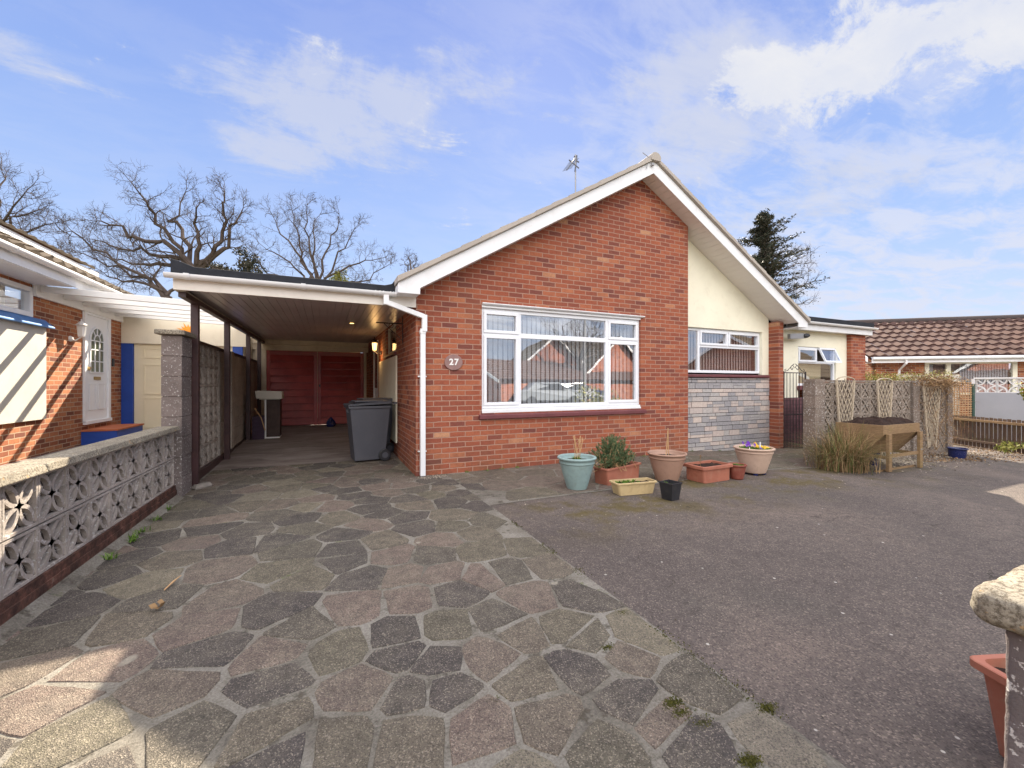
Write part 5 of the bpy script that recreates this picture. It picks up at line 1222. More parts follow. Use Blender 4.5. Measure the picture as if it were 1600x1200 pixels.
# raised planter (V trough on legs)
px0, px1, py0, py1 = 8.08, 9.22, 3.58, 4.26; zt, zr, zv = .64, .50, .14
pt = thing('raised_planter', 'weathered wooden V shaped raised planter on legs filled with dark compost', 'planter', (px0, py0, -.1)); PTO = Vector((px0, py0, -.1))
def pb(mb, name, m, **kw): q = mb.build(name, m, pt, **kw); q.location = -PTO; return q
ym = (py0+py1)/2
for x in (px0, px1-.024): k = MB(); k.prism([(x, py0, zt), (x, py1, zt), (x, py1, zr-.02), (x, ym+.06, zv), (x, ym-.06, zv), (x, py0, zr-.02)], (.024, 0, 0)); pb(k, 'end_panel', 'timber', bevel=.004)
k = MB(); k.box(px0+.026, px1-.026, py0-.0, py0+.024, zr-.01, zt); k.box(px0+.026, px1-.026, py1-.024, py1, zr-.01, zt)
for s_, y0 in ((1, py0+.01), (-1, py1-.01)):
    for i in range(3):
        a = i/3; b = (i+1)/3-.02; yA = y0+(ym-s_*.06-y0)*a; yB = y0+(ym-s_*.06-y0)*b; zA = zr-.012+(zv-zr)*a; zB = zr-.012+(zv-zr)*b
        k.add([(px0+.026, yA, zA), (px1-.026, yA, zA), (px1-.026, yB, zB), (px0+.026, yB, zB), (px0+.026, yA+.02*s_, zA+.02), (px1-.026, yA+.02*s_, zA+.02), (px1-.026, yB+.02*s_, zB+.02), (px0+.026, yB+.02*s_, zB+.02)], [(0, 3, 2, 1), (4, 5, 6, 7), (0, 1, 5, 4), (1, 2, 6, 5), (2, 3, 7, 6), (3, 0, 4, 7)])
pb(k, 'side_boards', 'timber', bevel=.003)
for (x, y) in ((px0+.07, py0-.045), (px1-.10, py0-.045), (px0+.07, py1+.005), (px1-.10, py1+.005)):
    zt_ = zr-.0
    k = MB(); k.prism([(x, y, zg(x, y)), (x+.09, y, zg(x, y)), (x+.09, y, zt_), (x, y, zt_)], (0, .045, 0)); lg = pb(k, 'leg', 'timber', bevel=.004)
    k = MB(); k.lathe([(.014, 0), (.014, .006), (.005, .01)], (0, 0, 0), 8); q = k.build('bolt', 'stainless', lg); q.location = (x+.035, y-.001, .2); q.rotation_euler = (PI/2, 0, 0)
k = MB(); k.box(px0+.06, px0+.08, py0, py1, .10, .15); k.box(px1-.06, px1-.04, py0, py1, .10, .15); k.box(px0+.08, px1-.06, py0-.02, py0, .12, .17); pb(k, 'stretcher', 'timber')
k = MB(); nx_, ny_ = 26, 18; rr = random.Random(4)
for j in range(ny_+1):
    for i in range(nx_+1):
        x = px0+.03+(px1-px0-.06)*i/nx_; y = py0+.03+(py1-py0-.06)*j/ny_
        e = min(1, 5*min(i/nx_, 1-i/nx_, j/ny_, 1-j/ny_)+.15)
        k.v.append((x, y, zt-.02+e*(.085+.075*noise.noise(Vector((x*5, y*5, 1)))+.02*noise.noise(Vector((x*22, y*22, 4))))))
for j in range(ny_):
    for i in range(nx_): a = j*(nx_+1)+i; k.face((a, a+1, a+nx_+2, a+nx_+1))
pb(k, 'compost', 'soil')
# grass clump
k = MB(); rr = random.Random(31); kd = MB()
for _ in range(1900):
    bx_, by_ = rr.gauss(7.68, .17), rr.gauss(3.92, .12); z0 = zg(bx_, by_); a = rr.uniform(0, 2*PI); L = rr.uniform(.35, 1.0); ln = rr.uniform(.2, 1.25)
    hd_ = Vector((math.cos(a), math.sin(a), 0)); sd = Vector((-math.sin(a), math.cos(a), 0)); w_ = rr.uniform(.004, .009); mm = kd if rr.random() < .6 else k; mm.ctone = rr.random()
    P = [Vector((bx_, by_, z0))+hd_*(L*ln*f*f+.02*f)+Vector((0, 0, L*(f-.55*ln*f*f*1.1))) for f in (0, .3, .6, .85, 1)]
    v = []
    for i, p in enumerate(P[:-1]): ww_ = w_*(1-.2*i); v += [p-sd*ww_/2, p+sd*ww_/2]
    v.append(P[-1]); mm.add(v, [(0, 1, 3, 2), (2, 3, 5, 4), (4, 5, 7, 6), (6, 7, 8)])
gc = thing('ornamental_grass', 'large clump of green and straw brown grass in front of the block wall pilaster', 'grass clump', (7.82, 3.98, -.1)); GCO = Vector((7.82, 3.98, -.1))
q = k.build('green_blades', 'blade', gc); q.location = -GCO; q = kd.build('dead_blades', 'blade_dry', gc); q.location = -GCO
# gravel and loose stones
def stones(m, n, fx, sz, rr):
    for _ in range(n):
        x, y = fx(); s_ = sz*rr.uniform(.5, 1.4); z = zg(x, y); m.ctone = rr.random(); v = []
        for (a, b, c_) in ((1, 0, 0), (-1, 0, 0), (0, 1, 0), (0, -1, 0), (0, 0, 1), (0, 0, -1)):
            v.append((x+a*s_*rr.uniform(.6, 1.1), y+b*s_*rr.uniform(.6, 1.1), z+s_*.3+c_*s_*rr.uniform(.4, .7)))
        m.add(v, [(0, 2, 4), (2, 1, 4), (1, 3, 4), (3, 0, 4), (2, 0, 5), (1, 2, 5), (3, 1, 5), (0, 3, 5)])
k = MB(); rr = random.Random(41)
stones(k, 1500, lambda: (rr.uniform(8.0, 13.2), YW-.05-abs(rr.gauss(0, .35))), .017, rr)
tag(k.build('gravel_bed', 'gravelm'), 'pale gravel spread along the foot of the tan block wall', 'gravel', kind='stuff')
k = MB(); stones(k, 420, lambda: (rr.gauss(1.32, .11), 5.72+rr.gauss(0, .06)), .010, rr)
tag(k.build('gravel_patch', 'gravelm'), 'small heap of pale gravel at the foot of the white downpipe', 'gravel', kind='stuff')
k = MB(); stones(k, 230, lambda: (rr.uniform(1.7, 8.5), rr.uniform(3.0, 4.6)), .008, rr); stones(k, 120, lambda: (rr.uniform(-1.4, 6), rr.uniform(.8, 5.5)), .006, rr)
tag(k.build('loose_chippings', 'gravelm'), 'scattered pale chippings lying on the drive', 'gravel', kind='stuff')
k = MB(); k.box(8.0, 9.2, 3.62, 3.66, -.2, -.08); tag(k.build('edging_board', 'timber'), 'thin wooden edging board on the ground under the raised planter', 'edging')
def round_pot(name, label, c, R0, H, r0, m, rim=.03, cat='pot', group=None, band=None, n=40, deep=.06, fill='soil'):
    t = thing(name, label, cat, c, 0, group)
    k = MB(); k.smooth = True
    prof = [(.001, 0), (r0*.96, 0), (r0, .012), (r0+(R0-r0)*.45, H*.42), (R0*.93, H*.78)]
    if band: prof += [(R0*.94, H*.80), (R0*.965, H*.80), (R0*.965, H*.83)]
    prof += [(R0*.93, H-rim*1.1), (R0*.97, H-rim), (R0+rim*.35, H-rim*.7), (R0+rim*.4, H-.25*rim), (R0+rim*.1, H), (R0-rim*.5, H-.002), (R0-rim*.7, H-rim*.6), (R0*.86, H-deep), (.001, H-deep-.01)]
    k.lathe(prof, (0, 0, 0), n, wob=lambda a, z: 1)
    o = k.build('body', m, t)
    if fill:
        k = MB(); k.lathe([(R0*.89, H-deep), (R0*.6, H-deep+.012), (.001, H-deep+.02)], (0, 0, 0), 24, wob=lambda a, z: 1+.05*math.sin(5*a)); k.build('compost', fill, t)
    return t
def trough(name, label, c, L, Wd, H, m, rz, rim=.018, taper=.88, cat='trough', ribs=0, group=None, soil_d=.03):
    t = thing(name, label, cat, c, rz, group)
    k = MB(); a, b = L/2*taper, Wd/2*taper; A, B = L/2-rim, Wd/2-rim; th_ = .006
    def ring(hx, hy, z, r=.03):
        o = []
        for cx_, cy_, a0 in ((hx-r, hy-r, 0), (-hx+r, hy-r, PI/2), (-hx+r, -hy+r, PI), (hx-r, -hy+r, 1.5*PI)):
            for i in range(4): an = a0+PI/2*i/3; o.append((cx_+r*math.cos(an), cy_+r*math.sin(an), z))
        return o
    rings = [ring(a, b, .0), ring(A, B, H-rim*1.3), ring(A+rim, B+rim, H-rim*1.25), ring(A+rim, B+rim, H-.003), ring(A+rim-.004, B+rim-.004, H), ring(A-.004, B-.004, H), ring(A-.008, B-.008, H-soil_d-.02)]
    n = len(rings[0]); b0 = len(k.v)
    for r_ in rings: k.v += r_
    for i in range(len(rings)-1):
        for j in range(n): k.face((b0+i*n+j, b0+i*n+(j+1) % n, b0+(i+1)*n+(j+1) % n, b0+(i+1)*n+j))
    k.face([b0+j for j in range(n)][::-1])
    if ribs:
        for i in range(ribs):
            u = -a+.04+(2*a-.08)*i/(ribs-1); 
            for s_ in (-1, 1): k.bar((u, s_*(b+.0005), .01), (u*A/a, s_*(B+.0005), H-rim*1.4), .006, .004, (0, s_, 0))
        nn_ = max(3, int(ribs*Wd/L))
        for i in range(nn_):
            u = -b+.03+(2*b-.06)*i/(nn_-1)
            for s_ in (-1, 1): k.bar((s_*(a+.0005), u, .01), (s_*(A+.0005), u*B/b, H-rim*1.4), .006, .004, (s_, 0, 0))
    k.build('body', m, t)
    k = MB(); rr = random.Random(int(L*1000)); nx_, ny_ = 14, 7
    for j in range(ny_+1):
        for i in range(nx_+1): k.v.append(((-1+2*i/nx_)*(A-.012), (-1+2*j/ny_)*(B-.012), H-soil_d+rr.uniform(-.008, .008)))
    for j in range(ny_):
        for i in range(nx_): q = j*(nx_+1)+i; k.face((q, q+1, q+nx_+2, q+nx_+1))
    k.build('compost', 'soil', t); return t
PG = 'plant pots in front of the bungalow'
pt1 = round_pot('plant_pot', 'tall pale teal round pot with dry canes, leftmost of the pots', (2.86, 4.38, 0), .228, .40, .125, 'teal', .035, group=PG, band=1)
k = MB(); tuft(k, 0, 0, .33, 220, .10, .006, 1.0); 
k.build('grass_tuft', 'leaf_green', pt1)
k = MB(); rr = random.Random(51)
for i in range(7):
    a = rr.uniform(0, 2*PI); p = [Vector((.03*math.cos(a), .03*math.sin(a), .32))]; d = Vector((rr.uniform(-.25, .3), rr.uniform(-.2, .2), 1))
    for j in range(5): p.append(p[-1]+d.normalized()*rr.uniform(.05, .075)); d += Vector((rr.uniform(-.2, .2), rr.uniform(-.2, .2), 0))
    k.tube(p, .0038, 4)
    k.tube([p[3], p[3]+Vector((rr.uniform(-.06, .06), 0, .07))], .002, 3); k.tube([p[4], p[4]+Vector((rr.uniform(-.06, .06), 0, .05))], .002, 3)
k.build('canes', 'stick', pt1)
tb = trough('planter_trough', 'terracotta trough holding a grey green bushy shrub', (3.58, 4.50, 0), .74, .27, .22, 'terra', R(14), ribs=0, group=PG)
def bush(par, m, c, rx, ry, rz_, n, seed, L=.035, W=.006, stem='stick', spikes=170):
    rr = random.Random(seed); k = MB(); s_ = MB()
    for i in range(spikes):
        a = rr.uniform(0, 2*PI); e = rr.uniform(.05, 1.0)**.8*PI/2; f = rr.uniform(.6, 1.25)
        tip = Vector((c[0]+rx*f*math.cos(a)*math.cos(e), c[1]+ry*f*math.sin(a)*math.cos(e), c[2]+rz_*f*math.sin(e)))
        b = Vector((c[0]+rr.gauss(0, rx*.3), c[1]+rr.gauss(0, ry*.25), c[2]-.04)); mid = (b+tip)/2+Vector((rr.gauss(0, .02), rr.gauss(0, .02), -.02))
        s_.tube([b, mid, tip], [.004, .003, .0012], 3, False)
        for j in range(n//spikes):
            t_ = rr.uniform(.3, 1)**.6; p = b.lerp(mid, t_*2) if t_ < .5 else mid.lerp(tip, t_*2-1); d = (tip-mid).normalized()+Vector((rr.uniform(-1, 1), rr.uniform(-1, 1), rr.uniform(-.4, .9)))*.8
            k.ctone = min(1, max(0, rr.uniform(.1, .9))); k.leaf(p, d, L*rr.uniform(.6, 1.3), W)
    k.build('foliage', m, par); s_.build('stems', stem, par)
bush(tb, 'leaf_rose', (-.07, .02, .20), .34, .25, .34, 10500, 61, L=.042, W=.008, spikes=210)
k = MB(); 
tt = trough('planter_trough', 'low yellowed beige trough with sprouting seedlings, in front of the shrub', (3.36, 3.93, 0), .54, .22, .145, 'straw', R(-8), rim=.014, taper=.84, group=PG)
k = MB(); rr = random.Random(63)
for i in range(11):
    x, y = rr.uniform(-.22, .22), rr.uniform(-.07, .07)
    for _ in range(14): k.ctone = rr.random(); k.leaf((x+rr.gauss(0, .01), y+rr.gauss(0, .01), .115), (rr.uniform(-1, 1), rr.uniform(-1, 1), .9), rr.uniform(.02, .045), .014)
k.build('seedlings', 'leaf_green', tt)
p3 = round_pot('plant_pot', 'large dull brown round pot with two bare canes', (4.22, 4.26, 0), .245, .375, .145, 'tan', .03, group=PG, band=1)
k = MB(); k.tube([(-.02, 0, .28), (.015, .0, .66)], .005, 5); k.tube([(.035, 0, .28), (.03, .01, .70)], .006, 5); k.tube([(.0, .02, .28), (.02, .0, .54)], .005, 5); k.build('canes', 'stick', p3)
k = MB(); k.tube([(-.20, .05, .36), (-.10, .03, .33), (.0, 0, .335), (.06, -.05, .31)], .006, 5); k.tube([(.0, .05, .33), (.07, .03, .345), (.12, -.02, .30)], .005, 5); k.build('drip_tube', 'blackp', p3)
t_ = thing('nursery_pot', 'small square black pot standing alone at the front of the group', 'pot', (3.56, 3.54, 0), R(8), PG)
k = MB(); a, b, H = .065, .085, .18
k.add([(-a, -a, 0), (a, -a, 0), (a, a, 0), (-a, a, 0), (-b, -b, H), (b, -b, H), (b, b, H), (-b, b, H), (-b-.006, -b-.006, H), (b+.006, -b-.006, H), (b+.006, b+.006, H), (-b-.006, b+.006, H), (-b-.006, -b-.006, H+.014), (b+.006, -b-.006, H+.014), (b+.006, b+.006, H+.014), (-b-.006, b+.006, H+.014), (-b+.006, -b+.006, H+.014), (b-.006, -b+.006, H+.014), (b-.006, b-.006, H+.014), (-b+.006, b-.006, H+.014), (-b+.01, -b+.01, H-.03), (b-.01, -b+.01, H-.03), (b-.01, b-.01, H-.03), (-b+.01, b-.01, H-.03)],
      [(0, 3, 2, 1)]+[(i, (i+1) % 4, 4+(i+1) % 4, 4+i) for i in range(4)]+[(4+i, 4+(i+1) % 4, 8+(i+1) % 4, 8+i) for i in range(4)]+[(8+i, 8+(i+1) % 4, 12+(i+1) % 4, 12+i) for i in range(4)]+[(12+i, 12+(i+1) % 4, 16+(i+1) % 4, 16+i) for i in range(4)]+[(16+i, 16+(i+1) % 4, 20+(i+1) % 4, 20+i) for i in range(4)])
k.build('body', 'blackp', t_); k = MB(); k.box(-b+.01, b-.01, -b+.01, b-.01, H-.05, H-.03); k.build('compost', 'soil', t_)
k = MB(); tuft(k, -.04, 0, H-.03, 14, .08, .006, .8); k.build('sprouts', 'leaf_green', t_)
t4 = trough('planter_trough', 'ribbed terracotta trough with bare soil and one thin twig', (4.76, 4.06, 0), .58, .36, .215, 'terra', R(2), rim=.03, taper=.86, ribs=17, group=PG)
k = MB(); k.tube([(-.12, .02, .16), (-.125, .02, .27), (-.115, .02, .34)], .003, 4); k.tube([(-.124, .02, .28), (-.15, .02, .31)], .002, 3)
rr = random.Random(70)
for i in range(14): k.leaf((-.12, .02, rr.uniform(.24, .34)), (rr.uniform(-1, 1), rr.uniform(-1, 1), .3), .022, .009)
k.build('twig', 'leaf_dry', t4)
t5 = round_pot('plant_pot', 'small old terracotta pot with low green seedlings', (5.16, 3.93, 0), .118, .20, .082, 'terra_old', .022, group=PG, deep=.03)
k = MB(); rr = random.Random(71)
for i in range(140): a = rr.uniform(0, 6.28); r = .1*math.sqrt(rr.random()); k.ctone = rr.random(); k.leaf((r*math.cos(a), r*math.sin(a), .17), (rr.uniform(-1, 1), rr.uniform(-1, 1), 1), .03, .013)
k.build('seedlings', 'leaf_green', t5)
t6 = round_pot('plant_pot', 'large pale beige pot of purple and yellow pansies', (5.68, 4.05, .025), .255, .36, .155, 'beige', .032, group=PG, band=1)
k = MB()
for i in range(4): a = PI/4+PI/2*i; k.lathe([(.03, 0), (.035, .02), (.02, .03)], (.12*math.cos(a), .12*math.sin(a), -.028), 10)
k.build('pot_feet', 'bluepot', t6)
k = MB(); fv = MB(); fy = MB(); wl = MB(); rr = random.Random(72)
for i in range(420): a = rr.uniform(0, 6.28); r = .21*math.sqrt(rr.random()); k.ctone = rr.random()*.7; k.leaf((r*math.cos(a), r*math.sin(a), .30+rr.uniform(0, .03)), (rr.uniform(-1, 1), rr.uniform(-1, 1), .8), .04, .018)
def flower(m, c, s_, rr):
    nrm = Vector((rr.uniform(-.5, .3), -1, rr.uniform(.1, .8))).normalized(); a_ = nrm.orthogonal().normalized(); b_ = nrm.cross(a_)
    for j in range(5):
        an = 2*PI*j/5+rr.uniform(-.1, .1); u = a_*math.cos(an)+b_*math.sin(an); w_ = a_*-math.sin(an)+b_*math.cos(an); m.ctone = rr.random(); c = Vector(c)
        m.add([c, c+u*s_*.6+w_*s_*.42, c+u*s_+w_*s_*.15, c+u*s_-w_*s_*.15, c+u*s_*.6-w_*s_*.42], [(0, 1, 2, 3, 4)])
for c in ((-.18, -.02, .40), (-.12, .0, .43), (-.09, -.08, .41), (-.15, .06, .42), (-.06, .03, .39), (.02, -.10, .35)): flower(fv, c, .028, rr)
for c in ((-.03, -.06, .39), (.0, -.02, .41), (-.02, .06, .385), (.13, -.08, .355), (.15, -.02, .35), (.17, -.1, .345), (.11, .02, .36)): flower(fy, c, .028, rr)
wl.box(.10, .122, -.02, -.017, .30, .43); wl.box(-.21, -.193, -.08, -.077, .31, .375)
k.build('foliage', 'leaf_green', t6); fv.build('purple_flowers', 'violet', t6); fy.build('yellow_flowers', 'yellow', t6); wl.build('plant_label', 'white', t6)
b1_ = round_pot('plant_pot', 'dark blue glazed pot under the raised planter', (8.62, 4.0, -.12), .12, .24, .09, 'bluepot', .02, group='blue pots by the block wall')
b2_ = round_pot('plant_pot', 'dark blue glazed pot on the gravel at the far end of the tan block wall', (11.75, 3.98, -.30), .15, .30, .11, 'bluepot', .025, group='blue pots by the block wall')
# fallen leaf and twig on the paving
k = MB(); p = G(251, 955)
for i in range(5): k.ctone = .7; k.leaf((p.x+RND.gauss(0, .008), p.y+RND.gauss(0, .008), .018+.006*i), (RND.uniform(-1, 1), RND.uniform(-1, 1), .25), .045, .035)
tag(k.build('fallen_leaf', 'leaf_dry'), 'curled orange brown dead leaf lying on the crazy paving', 'leaf')
k = MB(); a = G(257, 926); b = G(283, 903); k.tube([(a.x, a.y, .018), ((a.x+b.x)/2, (a.y+b.y)/2, .022), (b.x, b.y, .018)], [.004, .006, .002], 5)
tag(k.build('fallen_twig', 'stick'), 'short straw coloured twig lying on the crazy paving', 'twig')
k = MB(); rr = random.Random(80)
for _ in range(1500):
    # moss and small weeds in the paving joints near the drive edge
    x = 1.60+rr.gauss(0, .02); y = rr.uniform(.2, 4.0)
    if noise.noise(Vector((x*3, y*3, 2))) < .02: continue
    k.ctone = rr.random()*.7; k.leaf((x, y, .002), (rr.uniform(-1, 1), rr.uniform(-1, 1), rr.uniform(.3, 1)), rr.uniform(.006, .016), .006)
for (px_, py_, n_) in ((1052, 1100, 500), (1065, 1115, 300), (1098, 1132, 350), (1200, 1108, 260), (1172, 1190, 400), (972, 958, 160), (950, 1012, 120), (768, 1098, 60), (205, 830, 120)):
    q = G(px_, py_)
    for _ in range(n_): k.ctone = rr.random()*.8; k.leaf((q.x+rr.gauss(0, .022), q.y+rr.gauss(0, .012), .003), (rr.uniform(-1, 1), rr.uniform(-1, 1), rr.uniform(.0, .5)), rr.uniform(.004, .010), .006)
M['mossm'] = leafm('dark_moss', (.04, .045, .012), (.12, .11, .03), .9)
tag(k.build('moss', 'mossm'), 'moss in the joint between crazy paving and tarmac', 'moss', kind='stuff')
k = MB()
for (x, y) in ((2.2, 5.8), (2.7, 5.8), (3.9, 5.8), (1.9, 5.81), (2.45, 5.8), (4.6, 5.8), (5.2, 5.8), (6.6, 6.0), (7.4, 6.02), (8.2, 6.0)): tuft(k, x, y, zg(x, y), 18, .05, .006, 1.2)
tag(k.build('wall_foot_weeds', 'leaf_green'), 'tiny weeds along the foot of the front brick wall', 'weeds', kind='stuff')

# ------------------------------------------------------------------ foreground pillar and trough, bottom right
fp = thing('concrete_pillar', 'rough concrete gate pillar with heavy rounded cap in the near right foreground', 'pillar', (1.495, .205, 0))
def rough_box(x0, x1, y0, y1, z0, z1, n, amp, rnd, seed, r=.0):
    m = MB(); m.smooth = True; nx_, ny_, nz_ = n; idx = {}
    def vid(i, j, l):
        if (i, j, l) not in idx:
            p = Vector((x0+(x1-x0)*i/nx_, y0+(y1-y0)*j/ny_, z0+(z1-z0)*l/nz_))
            if r:
                q = Vector((min(max(p.x, x0+r), x1-r), min(max(p.y, y0+r), y1-r), min(max(p.z, z0+r), z1-r))); d = p-q
                if d.length > 1e-6: p = q+d.normalized()*r
            dn = Vector((noise.noise(p*9+Vector((seed, 0, 0))), noise.noise(p*9+Vector((0, seed, 5))), noise.noise(p*9+Vector((3, 7, seed)))))*amp+Vector((noise.noise(p*40), noise.noise(p*40+Vector((9, 0, 0))), noise.noise(p*40+Vector((0, 9, 0)))))*amp*.5
            idx[(i, j, l)] = len(m.v); m.v.append(tuple(p+dn))
        return idx[(i, j, l)]
    for i in range(nx_):
        for j in range(ny_):
            m.face((vid(i, j, 0), vid(i, j+1, 0), vid(i+1, j+1, 0), vid(i+1, j, 0))); m.face((vid(i, j, nz_), vid(i+1, j, nz_), vid(i+1, j+1, nz_), vid(i, j+1, nz_)))
    for i in range(nx_):
        for l in range(nz_):
            m.face((vid(i, 0, l), vid(i+1, 0, l), vid(i+1, 0, l+1), vid(i, 0, l+1))); m.face((vid(i, ny_, l), vid(i, ny_, l+1), vid(i+1, ny_, l+1), vid(i+1, ny_, l)))
    for j in range(ny_):
        for l in range(nz_):
            m.face((vid(0, j, l), vid(0, j, l+1), vid(0, j+1, l+1), vid(0, j+1, l))); m.face((vid(nx_, j, l), vid(nx_, j+1, l), vid(nx_, j+1, l+1), vid(nx_, j, l+1)))
    return m
cap_ = rough_box(-.215, .21, -.2, .215, .785, .862, (44, 44, 10), .009, 0, 3.3, r=.028)
cap_.build('cap', 'coping', fp)
sh = rough_box(-.165, .175, -.165, .175, 0, .785, (30, 30, 60), .005, 0, 8.1, r=.015)
M['pillar_conc'] = mat('stained_dark_concrete', lambda t: blockm(t, (.17, .145, .145)))
sh.build('shaft', 'pillar_conc', fp)
tr = trough('planter_trough', 'tall terracotta trough with sprouting bulb leaves behind the near concrete pillar', (0, 0, 0), .70, .34, .32, 'terra', 0, rim=.022, taper=.80)
# corner of the rim seen at left; the trough runs off behind the pillar
d_ = Vector((.96, -.28, 0)).normalized(); n_ = Vector((-d_.y, d_.x, 0)); corner = at(1507, 1031, 1.50)
cpos = corner+d_*.35+n_*(-.17)
cpos = corner + d_*.35 + n_*.0
tr.location = (corner.x+d_.x*.17+d_.y*.0-n_.x*0, corner.y-.17, 0)
tr.rotation_euler = (0, 0, R(-20)+0)
ca, sa = math.cos(R(-20)), math.sin(R(-20)); off = Vector((.35*ca-(.17)*sa*1, .35*sa+(.17)*ca*1*0-.0, 0))
# put the left rear rim corner (-L/2, +W/2) on the sighted point
lc = Vector((-.35*ca-.17*sa, -.35*sa+.17*ca, 0)); tr.location = (corner.x-lc.x, corner.y-lc.y, 0)
k = MB(); tuft(k, -.24, .08, .28, 8, .10, .008, .35, random.Random(5)); tuft(k, -.1, .02, .28, 10, .10, .008, .5, random.Random(6)); k.build('bulb_leaves', 'leaf_green', tr)

# ------------------------------------------------------------------ right neighbour beyond the walls
eA = at(1362, 559, 14.3); eB = at(1640, 553.5, 13.1)
rn = thing('tiled_bungalow', 'bungalow at far right with rows of red brown roof tiles and white gutter', 'house', (eA.x, eA.y, -.3)); RNO = Vector((eA.x, eA.y, -.3))
def nb2(mb, name, m, par=None, **kw):
    q = mb.build(name, m, par or rn, **kw)
    if par is None: q.location = -RNO
    return q
al = (eB-eA); al.z = 0; al.normalize(); ins = Vector((-al.y, al.x, 0))
if ins.x < 0: ins = -ins
eA2 = Vector((eA.x, eA.y, 2.22)); E2 = eA2+al*11
up = ins*3.0+Vector((0, 0, 1.55))
k = MB(); wave_roof(k, eA2-al*.1, E2, up, 8, .30, .06, .055, 6, random.Random(6)); nb2(k, 'tiled_roof', 'tile_brown')
k = MB(); k.tube([eA2-al*.12+up+Vector((0, 0, .03)), E2+up+Vector((0, 0, .03))], .12, 12); nb2(k, 'ridge_tiles', 'tile_dark')
k = MB(); k.prism([eA2-ins*.03+Vector((0, 0, -.20)), eA2+Vector((0, 0, -.20)), eA2+Vector((0, 0, -.03)), eA2-ins*.03+Vector((0, 0, -.03))], al*11); k.tube([eA2-ins*.08+Vector((0, 0, -.05)), E2-ins*.08+Vector((0, 0, -.05))], .055, 10)
nb2(k, 'gutter_and_fascia', 'upvc')
k = MB(); k.prism([eA2-al*.14+Vector((0, 0, -.16)), eA2-al*.14+up+Vector((0, 0, -.14)), eA2-al*.14+up+Vector((0, 0, .02)), eA2-al*.14+Vector((0, 0, .0))], al*.03); k.prism([eA2-al*.11-ins*.1+Vector((0, 0, -.2)), eA2-al*.11+ins*.5+Vector((0, 0, -.2)), eA2-al*.11+ins*.5+Vector((0, 0, -.19)), eA2-al*.11-ins*.1+Vector((0, 0, -.19))], al*.11)
nb2(k, 'bargeboard', 'upvc')
wo = ins*.35
def wpan(m, s0, s1, z0, z1, dd=0, th_=.1): a = eA2+wo+al*s0+ins*dd; b = eA2+wo+al*s1+ins*dd; m.prism([Vector((a.x, a.y, z0)), Vector((b.x, b.y, z0)), Vector((b.x, b.y, z1)), Vector((a.x, a.y, z1))], ins*th_)
M['rbrick'] = brick('right_brick', 0, ORG, mortar=(.4, .3, .22), bw=.19)
k = MB(); wpan(k, .2, 1.75, -.4, 2.1, 0); wpan(k, 4.15, 11, -.4, 2.1, 0); wpan(k, 1.75, 4.15, -.4, .95, 0)
a = eA2+wo+al*.2; k.prism([Vector((a.x, a.y, -.4)), Vector((a.x, a.y, 2.1)), Vector((a.x, a.y, 2.1))+ins*2.2+Vector((0, 0, 1.1)), Vector((a.x, a.y, -.4))+ins*5], al*.1)
nb2(k, 'brick_wall', 'rbrick')
k = MB(); wpan(k, 1.70, 1.82, .95, 2.05, -.02, .06); wpan(k, 4.06, 4.18, .95, 2.05, -.02, .06); wpan(k, 2.30, 2.42, 1.03, 1.98, -.02, .06); wpan(k, 1.82, 4.06, .93, 1.03, -.03, .08); wpan(k, 1.82, 4.06, 1.98, 2.05, -.02, .06); 
wf = nb2(k, 'window', 'cream')
k = MB(); wpan(k, 1.82, 4.06, 1.03, 1.98, .02, .004); k.build('pane', 'glass', wf)
k = MB(); 
for i in range(26):
    s_ = 2.75+i*.072
    if s_ < 4.0: wpan(k, s_, s_+.05, 1.05, 1.96, .12, .01)
wpan(k, 1.85, 2.0, 1.05, 1.96, .12, .01); k.build('vertical_blind', 'blind', wf)
k = MB(); wpan(k, 1.7, 4.18, .9, 2.1, .3, .02); k.build('room_recess', 'room', wf)
k = MB(); a = eA2+al*.95-ins*.07; k.tube([a+Vector((0, 0, -.1)), a+Vector((0, 0, -.22)), a+wo*.8+al*-.05+Vector((0, 0, -.45)), a+wo*.8+al*-.05+Vector((0, 0, -2.3))], .035, 8); nb2(k, 'downpipe', 'upvc')
k = MB(); wpan(k, .3, 1.9, -.3, 1.60, -1.2, .1); a = 0; tag(k.build('boundary_wall', 'cream_pale'), 'cream boundary wall below the white downpipe of the right hand bungalow', 'wall')
# white rendered wall topped with fan blocks
A = at(1524, 590, 12.8); B = at(1660, 588.5, 11.4); dA = B-A; dA.z = 0; L_w = dA.length; aw = dA.normalized(); nw_ = Vector((-aw.y, aw.x, 0)); nw_ = -nw_ if nw_.x < 0 else nw_
ZT = 1.50
ww = thing('white_garden_wall', 'white rendered garden wall topped with a row of fan pattern blocks at far right', 'wall', (A.x, A.y, -.3)); WWO = Vector((A.x, A.y, -.3))
fW = lambda u, v, d: tuple(Vector((A.x, A.y, 0))+aw*u+nw_*d+Vector((0, 0, v)))
def fbox(m, fr, u0, u1, v0, v1, d0, d1): m.add([fr(u0, v0, d0), fr(u1, v0, d0), fr(u1, v0, d1), fr(u0, v0, d1), fr(u0, v1, d0), fr(u1, v1, d0), fr(u1, v1, d1), fr(u0, v1, d1)], [(0, 3, 2, 1), (4, 5, 6, 7), (0, 1, 5, 4), (1, 2, 6, 5), (2, 3, 7, 6), (3, 0, 4, 7)])
k = MB(); fbox(k, fW, 0, L_w+1, -.5, ZT-.46, 0, .12); q = k.build('rendered_panel', 'render_white', ww); q.location = -WWO
k = MB(); fbox(k, fW, -.03, L_w+1, ZT-.045, ZT, -.03, .15); fbox(k, fW, -.08, -.002, -.5, ZT-.047, -.02, .14); q = k.build('coping', 'white', ww); q.location = -WWO
k = MB(); S3 = .41; u = .02
